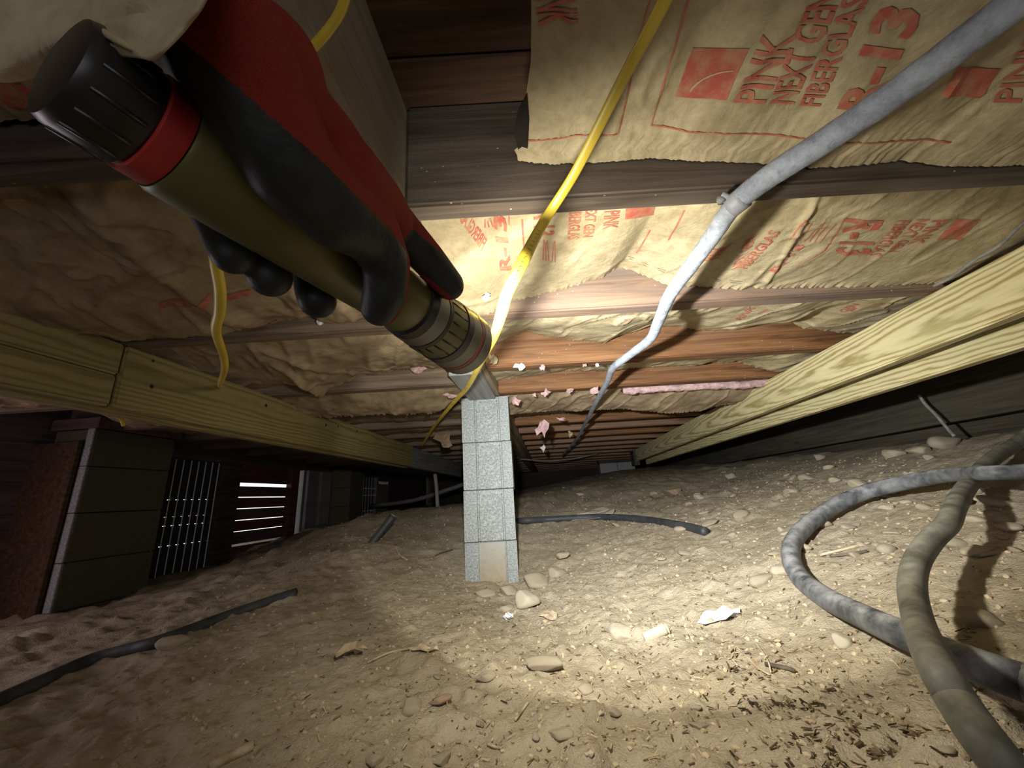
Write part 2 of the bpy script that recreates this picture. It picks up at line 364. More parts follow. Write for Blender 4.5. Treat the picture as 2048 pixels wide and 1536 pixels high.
ZZ += 0.014 * lump * rough + 0.006 * np.clip(fbm(XX * 42 + 3, YY * 42, 2, 27) - 0.25, 0, 1) * rough + 0.005 * fbm(XX * 30, YY * 30, 2, 31) * rough + 0.0022 * fbm(XX * 85, YY * 85, 2, 33)
ZZ -= 0.010 * np.clip(fbm(XX * 9 + 5, YY * 9, 2, 51) - 0.35, 0, 1) * rough
def ground(x, y):
    i = int(np.clip(np.searchsorted(GX, x) - 1, 0, len(GX) - 2)); j = int(np.clip(np.searchsorted(GY, y) - 1, 0, len(GY) - 2))
    a = (x - GX[i]) / (GX[i + 1] - GX[i]); b = (y - GY[j]) / (GY[j + 1] - GY[j]); a = min(max(a, 0), 1); b = min(max(b, 0), 1)
    return (ZZ[i, j] * (1 - a) + ZZ[i + 1, j] * a) * (1 - b) + (ZZ[i, j + 1] * (1 - a) + ZZ[i + 1, j + 1] * a) * b
def atG(px, py, up=0.0):
    """point of the ground seen at this pixel of the photograph"""
    r = ray(px, py); t = 0.25; lt = 0.25
    while t < 9:
        p = r * t
        if p[2] < ground(p[0], p[1]) + up:
            for _ in range(12):
                m = (lt + t) / 2; p = r * m
                if p[2] < ground(p[0], p[1]) + up: t = m
                else: lt = m
            return p
        lt = t; t *= 1.012
    return r * 5.0
floor = fin(link('floor', gridmesh('floor', np.stack([XX, YY, ZZ], -1)), DIRT), kind='structure')

# ------------------------------------------------------------------ structure: subfloor, skirting walls
ZJ, ZS = 0.40, 0.585
ceil = fin(link('ceiling', boxmesh('ceiling', -2.9, 2.7, -1.3, 7.6, ZS + 0.018, ZS + 0.05), SUBFL), kind='structure')
for k in range(30):
    y0 = -1.3 + 0.14 * k * 1.0
    if y0 > 3: break
    link('plank', boxmesh('plank', -2.8, 2.6, y0 + 0.0015, y0 + 0.1385, ZS, ZS + 0.0178 + 0.001, 0.002), SUBFL, ceil)
def wallbox(name, c0, c1, b0, b1, z0, z1, mat, parent=None, bev=0.002):
    """box given in the beam frame (across, along, height)"""
    me = boxmesh(name, 0, b1 - b0, -(c1 - c0) / 2, (c1 - c0) / 2, -(z1 - z0) / 2, (z1 - z0) / 2, bev)
    o = link(name, me, mat, None, bc((c0 + c1) / 2, b0, (z0 + z1) / 2), (0, 0, math.pi / 2 - BETA))
    if parent is not None: o.parent = parent
    return o
# far and back walls
wb = fin(link('wall_far', boxmesh('wall_far', -3.2, 3.2, 7.2, 7.3, -0.6, 0.6), RIM), kind='structure')
wk = fin(link('wall_back', boxmesh('wall_back', -0.9, -0.45, -1.3, -1.25, -0.7, 0.6), RIM), kind='structure')
link('wall_panel', boxmesh('wall_panel', -2.9, -0.9, -1.3, -1.25, -0.7, 0.6), RIM, wk)
link('wall_panel', boxmesh('wall_panel', 1.05, 2.6, -1.3, -1.25, -0.5, 0.6), RIM, wk)
link('lintel', boxmesh('lintel', -0.45, 1.05, -1.3, -1.25, 0.27, 0.6), RIM, wk)
# wall to the right: dark rim board with a gap under it
wr = fin(link('wall_right', None), kind='structure')
wallbox('rim_board', 1.50, 1.54, -1.0, 7.0, 0.172, 0.40, RIM, wr)
wallbox('sill_board', 1.60, 1.66, -1.0, 7.0, -0.3, 0.46, RIM, wr)
# wall to the left: a row of skirting bays
wl = fin(link('wall_left', None), kind='structure')
WC = -2.2
wallbox('header_board', WC - 0.04, WC, -1.0, 7.0, 0.335, 0.60, SKIRT, wl)
wallbox('sill', WC - 0.04, WC, 0.6, 7.0, -0.55, -0.36, SKIRT, wl)
wallbox('panel', WC - 0.04, WC, 1.0, 2.06, -0.5, 0.34, SKIRT, wl)
wallbox('panel', WC - 0.04, WC, -1.0, 0.12, -0.5, 0.34, SKIRT, wl)
def posts(lst):
    for b0, b1, th, m in lst: wallbox('post', WC - 0.03, WC + th, b0, b1, -0.5, 0.336, m, wl)
posts([(2.46, 2.62, 0.03, RIM), (3.20, 3.30, 0.02, SKIRT_RED), (3.36, 3.40, 0.02, PALE), (3.42, 3.58, 0.03, PALE), (3.585, 3.63, 0.0, RIM), (3.63, 3.80, 0.03, PALE), (3.801, 4.119, 0.0, RIM), (4.12, 4.22, 0.02, PALE), (4.88, 4.94, 0.02, PALE), (5.30, 7.0, 0.0, SKIRT)])
za_, zb_ = atO(792, 965, WC)[2], atO(792, 970, WC)[2]
wallbox('panel', WC - 0.03, WC, 4.945, 5.29, za_, 0.336, SKIRT, wl); wallbox('panel', WC - 0.03, WC, 4.945, 5.29, -0.5, zb_, PALE, wl)
# vent panel with vertical ribs, daylight through the gaps between its louvres
vent = empty('vent_panel', bc(WC, 2.26, -0.36), 'vented skirting panel with thin upright metal ribs and daylight pinholes', 'vent')
vent.rotation_euler = (0, 0, math.pi / 2 - BETA)
def inlocal(par, name, me, mat): return link(name, me, mat, par)
zr = [0.70, 0.575, 0.505, 0.455, 0.41, 0.36, 0.31, 0.255, 0.20, 0.10]
for i in range(len(zr) - 1):
    gap = {2: 0.0034, 4: 0.0012, 5: 0.003, 7: 0.0036}.get(i, 0.0)
    inlocal(vent, 'louvre', boxmesh('louvre', -0.20, 0.24, 0.012, 0.018, zr[i + 1] + gap, zr[i]), DARKM)
inlocal(vent, 'louvre', boxmesh('louvre', -0.20, 0.24, 0.012, 0.018, -0.1, 0.10), DARKM)
for k in range(8):
    x = -0.175 + k * 0.052
    inlocal(vent, 'rib', boxmesh('rib', x - 0.0021, x + 0.0021, -0.003, 0.003, -0.08, 0.69, 0.001), VENT)
for k in range(9):
    x = -0.175 + (k - 0.5) * 0.052
    inlocal(vent, 'mullion', boxmesh('mullion', x - 0.010, x + 0.022, 0.0075, 0.0115, -0.08, 0.69, 0.001), DARKM)
def vent_far():
    v = empty('vent_panel', bc(WC, 4.55, -0.30), 'distant vented skirting panel with dim upright ribs behind the black pipe stub', 'vent')
    v.rotation_euler = (0, 0, math.pi / 2 - BETA)
    for (a, b) in ((0.50, 0.64), (0.42, 0.496), (0.24, 0.416), (-0.2, 0.236)):
        inlocal(v, 'louvre', boxmesh('louvre', -0.32, 0.33, 0.012, 0.018, a, b), DARKM)
    for k in range(9):
        x = -0.3 + k * 0.075
        inlocal(v, 'rib', boxmesh('rib', x - 0.004, x + 0.004, -0.012, 0.006, -0.1, 0.63), PALE)
vent_far()
# slatted bay with daylight between the boards
sl = empty('slatted_panel', bc(WC - 0.02, 2.62, -0.36), 'dark horizontal skirting boards with bright daylight showing in the gaps', 'skirting')
sl.rotation_euler = (0, 0, math.pi / 2 - BETA)
zz_ = [atO(540, y, WC)[2] + 0.36 for y in (945, 967, 973.5, 993, 994.5, 1014, 1015.2, 1035, 1036.2, 1055, 1056.2, 1078, 1082, 1130)]
for i in range(0, len(zz_) - 1, 2):
    a, b = zz_[i + 1], zz_[i]
    inlocal(sl, 'slat', boxmesh('slat', 0.0, 0.58 if i else 0.64, -0.01 + 0.002 * (i % 4), 0.012, a, b, 0.001), SKIRT if i % 4 else SKIRT_RED)
inlocal(sl, 'slat', boxmesh('slat', 0.0, 0.62, -0.012, 0.012, zz_[0] - 0.002, 0.70), SKIRT_RED)
inlocal(sl, 'slat', boxmesh('slat', 0.0, 0.62, -0.012, 0.012, -0.2, zz_[-1] + 0.06), SKIRT)

# ------------------------------------------------------------------ joists and girder
def joist(y0, y1, x0, x1, mat, label, group='floor joists'):
    me = boxmesh('floor_joist', 0, x1 - x0, -(y1 - y0) / 2, (y1 - y0) / 2, -(ZS - ZJ) / 2, (ZS - ZJ) / 2, 0.004, 2)
    o = link('floor_joist', me, mat, None, (x0, (y0 + y1) / 2, (ZS + ZJ) / 2))
    return fin(o, label, 'joist', group)
GR0, GR1 = -0.300, -0.172          # girder faces, across
def gx(c, y): return (c + bd[0] * y / bd[1] * 1.0) if False else c * cd[0] + (y - c * cd[1]) / bd[1] * bd[0]
RY = [(0.447, 0.482), (0.795, 0.835), (1.167, 1.207), (1.484, 1.524), (1.845, 1.885), (2.235, 2.275), (2.535, 2.575), (2.85, 2.89), (3.17, 3.21), (3.50, 3.54), (3.85, 3.89)]
while RY[-1][1] < 6.8: RY.append((RY[-1][0] + 0.355, RY[-1][1] + 0.355))
rmat = [J_DARK, J_GREY, J_RED, J_RED, J_GREY, J_RED, J_FAR, J_RED, J_FAR]
rlab = ['dark brown joist crossing overhead, where the grey conduit is clamped', 'grey brown joist lit brightest beside the flashlight head',
        'orange brown joist under the bend of the grey conduit', 'red brown joist with a round dark knot just beyond the block pillar top',
        'grey brown joist behind the strip of pink fiberglass', 'reddish joist just beyond the sagging paper edge past the pillar']
ORD = ['first', 'second', 'third', 'fourth', 'fifth', 'sixth', 'seventh', 'eighth', 'ninth', 'tenth', 'eleventh']
for i, (a, b) in enumerate(RY):
    far = i >= len(rlab)
    lb = rlab[i] if not far else (ORD[i] + ' joist from the camera on the conduit side, thin and dim beyond the pillar' if i < 11 else 'thin dim joist in the farthest rows beyond the pillar')
    joist(a, b, gx(GR1, (a + b) / 2), 2.2, rmat[min(i, 8)], lb, 'farthest joist rows beyond the pillar' if i >= 11 else 'floor joists')
LY = [(0.345, 0.38), (0.84, 0.875), (1.33, 1.37), (1.74, 1.78), (2.10, 2.14), (2.46, 2.50), (2.84, 2.88), (3.2, 3.24)]
while LY[-1][1] < 6.8: LY.append((LY[-1][0] + 0.36, LY[-1][1] + 0.36))
llab = ['dark joist in the gap between torn papers below the tail of the flashlight', 'brown joist running behind the gloved fingers, under torn paper', 'grey joist running into the girder just under the flashlight head', 'brown joist beyond the ragged paper edge near the yellow cable']
for i, (a, b) in enumerate(LY):
    far = i >= len(llab)
    lb = llab[i] if not far else (ORD[i] + ' joist from the camera over the dim yellow beam, thin and brown' if i < 8 else 'thin dim joist in the farthest rows over the dim beam')
    joist(a, b, -2.3, gx(GR0, (a + b) / 2), J_LEFT if i else J_DARK, lb, 'farthest joist rows over the dim beam' if i >= 8 else 'floor joists')
g = empty('girder', bc((GR0 + GR1) / 2, -1.2, ZJ), 'tan built-up girder running from overhead down to the block pillar', 'girder', rot=(0, 0, math.pi / 2 - BETA))
W3 = (GR1 - GR0) / 3
for k in range(3):
    c1 = (GR1 - GR0) / 2 - k * W3
    zo = (0.0, -0.004, 0.002)[k]
    me = boxmesh('girder_ply', 0, 8.2, -c1, -(c1 - W3) - 0.0015, zo, ZS - ZJ, 0.003, 2)
    # local y points to the left of the girder
    link('girder_ply', me, (GIRDER_D, GIRDER, GIRDER)[k], g)
link('splice_board', boxmesh('splice_board', 2.36, 2.74, -0.05, 0.058, -0.016, -0.003, 0.002), GREYWD, g)

# ------------------------------------------------------------------ insulation: paper facings with print
class Sheet:
    def __init__(s, x0, x1, near, far, sag=0.01, seed=0, xl=None, amp=1.0, fold=None, mid=None):
        s.x0, s.x1, s.near, s.far, s.sag, s.seed, s.xl, s.amp, s.fold = x0, x1, near, far, sag, seed, xl, amp, fold
    def edge(s, e, x):
        return np.interp(x, e[0], e[1]) if isinstance(e, tuple) else np.full(np.shape(x), float(e))
    def z(s, x, y):
        x = np.asarray(x, float); y = np.asarray(y, float)
        yn, yf = s.near[0], s.far[0]
        v = np.clip((y - yn) / (yf - yn), 0, 1)
        zn, zf = s.edge(s.near[1], x), s.edge(s.far[1], x)
        w = 4 * v * (1 - v)
        z = zn * (1 - v) + zf * v - s.sag * w * (1 + 0.3 * vnoise(x * 4, y * 2, s.seed + 5))
        d = fbm(x * 9 + y * 4, y * 7 - x * 2, 3, s.seed)
        z = z + s.amp * 0.0045 * d * np.clip(w * 3 + 0.25, 0, 1)
        rid = 1 - np.abs(fbm(x * 14 + 5 * y, y * 5 + 2.2 * fbm(x * 3, y * 3, 2, s.seed + 9), 2, s.seed + 3))
        z = z - s.amp * 0.004 * np.clip(rid - 0.72, 0, 1) / 0.28 * np.clip(w * 3 + 0.1, 0, 1)
        if s.fold is not None:
            for (fx, fa, fw, sl_) in s.fold: z = z - fa * np.exp(-(((x - fx - sl_ * (y - yn)) / fw) ** 2)) * np.clip(w * 2 + 0.2, 0, 1)
        return z
    def hit(s, px, py):
        r = ray(px, py); h = 0.42
        for _ in range(25):
            p = r * h / r[2]; h = 0.5 * h + 0.5 * float(s.z(p[0], p[1]))
        return r * h / r[2]
    def mesh(s, name, nx=260, ny=46, jag=0.0):
        v = np.linspace(0, 1, ny); u = np.linspace(0, 1, nx)
        U, V = np.meshgrid(u, v, indexing='ij')
        Y = s.near[0] + V * (s.far[0] - s.near[0])
        xl = s.x0 if s.xl is None else np.interp(Y, s.xl[0], s.xl[1])
        X = xl + U * (s.x1 - xl)
        Z = s.z(X, Y)
        if jag:                                                  # torn far edge, curling down a little
            j = np.random.RandomState(s.seed + 1).rand(nx) * jag
            lastw = np.clip((V - 0.92) / 0.08, 0, 1)
            Z = Z + (j[:, None] - jag * 0.5) * lastw
        return gridmesh(name, np.stack([X, Y, Z], -1))
def facez(y, pts):
    """edge heights where a torn paper edge crosses a joist face at distance y"""
    P = sorted([tuple(atY(a, b, y)) for a, b in pts])
    return (y, ([p[0] for p in P], [p[2] for p in P]))
def batt(label, sh, mat, jag=0.006, nx=260, ny=46):
    P = ((sh.x0 + sh.x1) / 2, (sh.near[0] + sh.far[0]) / 2, 0.44)
    o = empty('insulation_batt', P, label, 'insulation', 'paper faced insulation batts')
    me = sh.mesh('paper_facing', nx, ny, jag); me.transform(Matrix.Translation(-Vector(P)))
    f = link('paper_facing', me, mat, o)
    o['org'] = list(P); sh.o = o; sh.org = np.array(P); return o
def textmesh(txt, bold):
    c = bpy.data.curves.new('txt', 'FONT'); c.body = txt; c.size = 1; c.resolution_u = 2; c.offset = bold
    o = bpy.data.objects.new('txt', c); COL.objects.link(o)
    dg = bpy.context.evaluated_depsgraph_get(); me = bpy.data.meshes.new_from_object(o.evaluated_get(dg))
    bpy.data.objects.remove(o); bpy.data.curves.remove(c)
    return me
def drape(sh, name, V2, faces, P0, ex, ey, mat, off=0.0012):
    """flat outline V2 laid on the sheet: P0 + x ex + y ey"""
    bm = bmesh.new()
    vs = [bm.verts.new((P0[0] + a * ex[0] + b * ey[0], P0[1] + a * ex[1] + b * ey[1], 0)) for a, b in V2]
    for f in faces:
        try: bm.faces.new([vs[i] for i in f])
        except ValueError: pass
    for _ in range(4):
        es = [e for e in bm.edges if e.calc_length() > 0.010]
        if not es: break
        bmesh.ops.subdivide_edges(bm, edges=es, cuts=1)
        bmesh.ops.triangulate(bm, faces=[f for f in bm.faces if len(f.verts) > 4])
    co = np.array([v.co[:] for v in bm.verts])
    z = sh.z(co[:, 0], co[:, 1]) - off
    for v, q in zip(bm.verts, z): v.co.z = q
    for v in bm.verts: v.co -= Vector(sh.org)
    me = bpy.data.meshes.new(name); bm.to_mesh(me); bm.free()
    return link(name, me, mat, sh.o)
def text(sh, txt, p0, p1, p2, mat=None, bold=0.022):
    """p0 baseline start, p1 baseline end, p2 top of the first letter (pixels of the photograph)"""
    me = textmesh(txt, bold)
    co = np.array([v.co[:2] for v in me.vertices]); fs = [tuple(p.vertices) for p in me.polygons]
    mn, mx = co.min(0), co.max(0); co = (co - mn) / (mx - mn)
    A_, B_, C_ = (sh.hit(*p) for p in (p0, p1, p2))
    bpy.data.meshes.remove(me)
    return drape(sh, 'printed_word', co, fs, A_, B_ - A_, C_ - A_, mat or PRINT)
def quad(sh, name, a, b, d, mat=None):
    A_, B_, D_ = (sh.hit(*p) for p in (a, b, d))
    n = 6; V2 = [(i / n, j / n) for i in range(n + 1) for j in range(n + 1)]
    fs = [(i * (n + 1) + j, (i + 1) * (n + 1) + j, (i + 1) * (n + 1) + j + 1, i * (n + 1) + j + 1) for i in range(n) for j in range(n)]
    return drape(sh, name, V2, fs, A_, B_ - A_, D_ - A_, mat or PRINT, 0.0010)
def lines(sh, name, segs, w=0.0016, mat=None):
    """thin printed rules, joined into one part"""
    V2, fs = [], []
    for a, b in segs:
        A_, B_ = sh.hit(*a)[:2], sh.hit(*b)[:2]
        d = B_ - A_; n = np.array([-d[1], d[0]]); n = n / (np.linalg.norm(n) + 1e-9) * w / 2
        k = max(2, int(np.linalg.norm(d) / 0.012)); i0 = len(V2)
        for t_ in np.linspace(0, 1, k + 1): V2 += [tuple(A_ + d * t_ + n), tuple(A_ + d * t_ - n)]
        fs += [(i0 + 2 * i, i0 + 2 * i + 1, i0 + 2 * i + 3, i0 + 2 * i + 2) for i in range(k)]
    return fin(drape(sh, name, V2, fs, (0, 0), (1, 0), (0, 1), mat or PRINT, 0.0009), kind='stuff')
def logo(sh, a, b, d):
    o = quad(sh, 'printed_box', a, b, d)
    A_, B_, D_ = (sh.hit(*p)[:2] for p in (a, b, d)); ex, ey = B_ - A_, D_ - A_
    pts = [A_ + ex * (0.1 + 0.5 * math.sin(t_)) + ey * (0.95 - 0.8 * math.cos(t_) * 0.9) for t_ in np.linspace(0.1, 1.5, 8)]
    V2, fs = [], []
    for p in pts: V2 += [tuple(p), tuple(p + np.array([0.0012, 0.0012]))]
    fs = [(2 * i, 2 * i + 1, 2 * i + 3, 2 * i + 2) for i in range(len(pts) - 1)]
    drape(sh, 'printed_arc', V2, fs, (0, 0), (1, 0), (0, 1), KRAFT, 0.0016)

# bay over the camera, right of the girder
yl = [(1060, -200), (1062, 0), (1062, 120), (1050, 200), (1046, 250), (1050, 290), (1026, 300), (1036, 318)]
P = [atH(a, b, 0.46) for a, b in yl]
xlY = ([p[1] for p in P], [p[0] for p in P])
s0 = Sheet(0.0, 1.4, (-0.9, 0.475), facez(0.4435, [(1000, 318), (1100, 328), (1200, 324), (1300, 316), (1400, 322), (1500, 326), (1600, 336), (1700, 333), (1800, 322), (1900, 333), (2048, 330), (2400, 320)]), 0.012, 3, xlY, 1.0)
batt('kraft paper facing overhead nearest the camera, large red lettering, ragged free edge', s0, KRAFT, 0.003, 420, 150)
logo(s0, (1350, 192), (1385, 95), (1452, 200))
text(s0, 'PINK', (1528, 206), (1600, 62), (1465, 204))
text(s0, 'NEXT GEN', (1588, 208), (1690, -20), (1536, 207))
text(s0, 'FIBERGLAS', (1640, 212), (1740, -10), (1597, 210))
text(s0, 'R-13', (1745, 222), (1850, 20), (1672, 216), bold=0.04)
lines(s0, 'printed_rule', [((1302, 250), (1376, 0)), ((1302, 250), (1370, 262)), ((1370, 262), (1560, 270)), ((1560, 270), (1900, 285)), ((1052, 281), (1150, 270)), ((1150, 270), (1236, 267)), ((1236, 267), (1300, 0))], 0.0022)
text(s0, 'PINK', (1062, -40), (1078, 50), (1150, -40))
quad(s0, 'printed_box', (1880, 190), (1915, 130), (1960, 195))
text(s0, 'PINK', (2040, 205), (2110, 60), (1985, 204))

# next bay: far edge torn above the grey brown joist
f1 = [(900, 650), (940, 640), (985, 625), (1027, 602), (1061, 594), (1121, 580), (1160, 567), (1207, 554), (1236, 534), (1250, 538), (1290, 552), (1329, 567), (1349, 572), (1404, 573), (1483, 579), (1500, 575), (1575, 577), (1600, 575), (1709, 575), (1819, 568), (1862, 566), (2100, 560), (2500, 550)]
s1 = Sheet(gx(GR1, 0.6) - 0.02, 1.5, (0.486, 0.452), facez(0.7935, f1), 0.009, 5, None, 0.65, [(atH(1236, 534, 0.5)[0] - 0.01, -0.006, 0.03, 0.15), (atH(1480, 540, 0.44)[0], 0.006, 0.006, 0.25)])
batt('kraft paper facing with red lettering in two directions, torn along a sunlit-bright edge beside the conduit', s1, KRAFT, 0.006, 420, 90)
s1.o['label'] = 'red printed kraft paper facing between dark joist and brightest joist, behind the conduit clamp'
text(s1, 'FIBERGLAS', (963, 500), (918, 440), (975, 478))
text(s1, 'R-13', (1023, 538), (1012, 432), (1000, 540), bold=0.035)
text(s1, 'PINK', (1208, 422), (1205, 459), (1240, 420))
text(s1, 'NEXT GEN', (1172, 402), (1165, 474), (1196, 402))
text(s1, 'FIBERGLAS', (1138, 412), (1134, 480), (1164, 412))
quad(s1, 'printed_box', (1250, 438), (1306, 430), (1252, 405))
text(s1, 'R-13', (1066, 420), (1066, 470), (1112, 420), bold=0.03)
def para(sh, a, b, n, across):
    """block of small printed lines between pixel a and b, n lines stepping by across"""
    lines(sh, 'printed_paragraph', [((a[0] + across[0] * i, a[1] + across[1] * i), (b[0] + across[0] * i - 3 * (i % 3), b[1] + across[1] * i + 5 * (i % 2))) for i in range(n)], 0.0022)
para(s1, (970, 455), (970, 438), 7, (8, -1)); para(s1, (1086, 520), (1088, 478), 5, (6, 1))
lines(s1, 'printed_rule', [((1044, 438), (1048, 500)), ((1272, 506), (1300, 460)), ((1368, 420), (1336, 480)), ((1690, 436), (1650, 500)), ((1650, 500), (1592, 535))], 0.003)
text(s1, 'PINK', (1436, 515), (1462, 488), (1402, 522))
text(s1, 'NEXT GEN', (1486, 530), (1513, 469), (1462, 540))
text(s1, 'FIBERGLAS', (1493, 537), (1562, 462), (1473, 534))
text(s1, 'R-13', (1556, 541), (1612, 490), (1536, 541), bold=0.035)
para(s1, (1578, 480), (1612, 440), 7, (10, 1))
text(s1, 'R-13', (1690, 436), (1668, 508), (1768, 440), bold=0.035)
text(s1, 'FIBERGLAS', (1795, 440), (1735, 510), (1822, 440))
text(s1, 'NEXT GEN', (1832, 438), (1772, 505), (1860, 438))
text(s1, 'PINK', (1864, 440), (1812, 490), (1898, 438))
quad(s1, 'printed_box', (1874, 479), (1920, 480), (1912, 437))
for k, (a, b) in enumerate((((1256, 512), (1268, 516)), ((1283, 524), (1296, 529)), ((1314, 536), (1332, 541)), ((1430, 558), (1442, 560)), ((1458, 560), (1485, 563)))):
    lines(s1, 'printed_mark', [(a, b), ((a[0] + 2, a[1] + 4), (b[0] - 3, b[1] + 3))], 0.0012, PRINTK)

f2 = [(880, 700), (985, 690), (1008, 681), (1054, 662), (1091, 672), (1142, 679), (1210, 686), (1225, 677), (1294, 652), (1350, 651), (1393, 659), (1442, 660), (1522, 646), (1568, 634), (1603, 655), (1683, 666), (1800, 668), (2200, 660)]
s2 = Sheet(gx(GR1, 1.0) - 0.01, 1.54, (0.838, 0.422), facez(1.1655, f2), 0.008, 8, None, 1.3, [(atH(1560, 620, 0.43)[0], 0.012, 0.05, 0.5)])
batt('wrinkled kraft paper facing between brightest joist and orange brown joist', s2, KRAFT, 0.007, 400, 60)
lines(s2, 'printed_mark', [((1515, 628), (1535, 618)), ((1620, 620), (1640, 618)), ((1700, 622), (1712, 616)), ((1745, 608), (1765, 606)), ((1248, 640), (1262, 638))], 0.006)
text(s2, 'PINK', (1480, 640), (1512, 615), (1470, 637)); text(s2, 'GEN', (1690, 626), (1720, 608), (1676, 622))
f3 = [(900, 772), (976, 764), (1129, 742), (1200, 743), (1281, 735), (1330, 732), (1383, 732), (1396, 721), (1442, 727), (1469, 722), (1522, 737), (1544, 743), (1650, 746), (1900, 740)]
s3 = Sheet(gx(GR1, 1.3) - 0.01, 1.56, (1.21, 0.425), facez(1.4825, f3), 0.004, 12, None, 1.2)
batt('narrow strip of torn kraft paper above the knotty red brown joist', s3, KRAFT, 0.008, 400, 40)
f4 = [(900, 832), (1030, 828), (1110, 822), (1180, 820), (1250, 818), (1340, 827), (1400, 822), (1440, 811), (1500, 805), (1800, 790)]
s4 = Sheet(gx(GR1, 1.6) - 0.01, 1.05, (1.56, 0.425), facez(1.80, f4), 0.010, 15, None, 1.6)
batt('low sagging kraft paper facing under a strip of pink fiberglass', s4, KRAFT_OLD, 0.006, 400, 40)
# exposed pink edge of that batt
def lump(name, pts, r, mat, parent, org, seed=0, n=5, wob=0.3, sides=14):
    me = tubemesh(name, np.array(pts) - np.array(org), r, n, sides)
    rs = np.random.RandomState(seed)
    for v in me.vertices: v.co += Vector(rs.uniform(-1, 1, 3) * r * wob)
    return link(name, me, mat, parent)
lump('fiberglass_edge', [atY(a, b, 1.55) for a, b in ((1245, 781), (1275, 780), (1320, 777), (1380, 773), (1440, 770), (1490, 770), (1560, 760))], 0.016, PINK, s4.o, s4.org, 3, 6)
for i in range(4, len(RY) - 1):
    a, b = RY[i][1] + 0.002, RY[i + 1][0] - 0.002
    sh = Sheet(gx(GR1, (a + b) / 2) - 0.01, 2.0, (a, 0.45), (b, ([-1, 0, 0.6, 1.2, 2.2], [0.46, 0.445 + 0.02 * random.random(), 0.47, 0.45 + 0.02 * random.random(), 0.44])), 0.006, 60 + i, None, 1.3)
    batt('dim kraft paper facing recessed between the ' + ORD[i] + ' and ' + ORD[i + 1] + ' joists on the conduit side' if i < 10 else 'dim kraft paper facing recessed between the farthest joists beyond the pillar', sh, KRAFT_OLD, 0.006, 160, 14)
    sh.o['group'] = 'far paper facings beyond the pillar'

# left of the girder
XL = gx(GR0, 0.3)
P = [tuple(atH(a, b, 0.452)) for a, b in ((-700, 250), (-200, 262), (0, 268), (60, 272), (120, 275), (180, 290), (260, 300), (340, 290))]
sA = Sheet(-2.2, gx(GR0, 0.0) + 0.01, (-0.9, 0.47), (0.335, 0.452), 0.014, 23, None, 1.6)
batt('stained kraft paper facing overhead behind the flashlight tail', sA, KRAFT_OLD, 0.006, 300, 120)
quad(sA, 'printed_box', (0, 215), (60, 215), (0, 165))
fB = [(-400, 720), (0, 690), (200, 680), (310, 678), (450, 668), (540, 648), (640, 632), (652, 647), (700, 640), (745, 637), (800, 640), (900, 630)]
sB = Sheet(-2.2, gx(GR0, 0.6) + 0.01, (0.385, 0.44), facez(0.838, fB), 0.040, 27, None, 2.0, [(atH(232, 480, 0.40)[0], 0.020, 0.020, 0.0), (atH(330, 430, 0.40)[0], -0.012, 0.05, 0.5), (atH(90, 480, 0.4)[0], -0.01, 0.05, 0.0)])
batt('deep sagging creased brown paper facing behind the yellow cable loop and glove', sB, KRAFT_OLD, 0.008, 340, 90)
quad(sB, 'printed_box', (318, 622), (420, 608), (318, 606)); quad(sB, 'printed_box', (445, 604), (500, 590), (445, 590))
lines(sB, 'printed_mark', [((510, 654), (560, 640))], 0.008)
fC = [(300, 800), (450, 785), (520, 775), (600, 768), (630, 780), (643, 797), (658, 778), (729, 751), (800, 742), (880, 735), (960, 730)]
sC = Sheet(-2.2, gx(GR0, 1.0) + 0.01, (0.878, 0.425), facez(1.326, fC), 0.018, 33, None, 1.8, [(atH(560, 730, 0.41)[0], 0.010, 0.02, 0.4)])
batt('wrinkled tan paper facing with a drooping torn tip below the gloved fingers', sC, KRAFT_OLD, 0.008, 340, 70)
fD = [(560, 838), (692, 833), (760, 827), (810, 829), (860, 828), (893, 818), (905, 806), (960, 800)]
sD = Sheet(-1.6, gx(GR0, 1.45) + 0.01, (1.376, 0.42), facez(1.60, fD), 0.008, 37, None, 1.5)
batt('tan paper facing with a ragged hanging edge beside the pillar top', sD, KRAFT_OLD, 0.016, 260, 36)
for i in range(3, len(LY) - 1):
    a, b = LY[i][1] + 0.002, LY[i + 1][0] - 0.002
    sh = Sheet(-2.2, gx(GR0, (a + b) / 2), (a, 0.43), (b, ([-2.2, -1.2, -0.8, -0.5, -0.1], [0.45, 0.43, 0.42 + 0.02 * random.random(), 0.43, 0.44])), 0.008, 90 + i, None, 1.5)
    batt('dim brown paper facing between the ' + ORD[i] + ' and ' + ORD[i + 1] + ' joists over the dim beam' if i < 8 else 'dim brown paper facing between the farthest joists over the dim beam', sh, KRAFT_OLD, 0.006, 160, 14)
    sh.o['group'] = 'far paper facings over the dark beam'
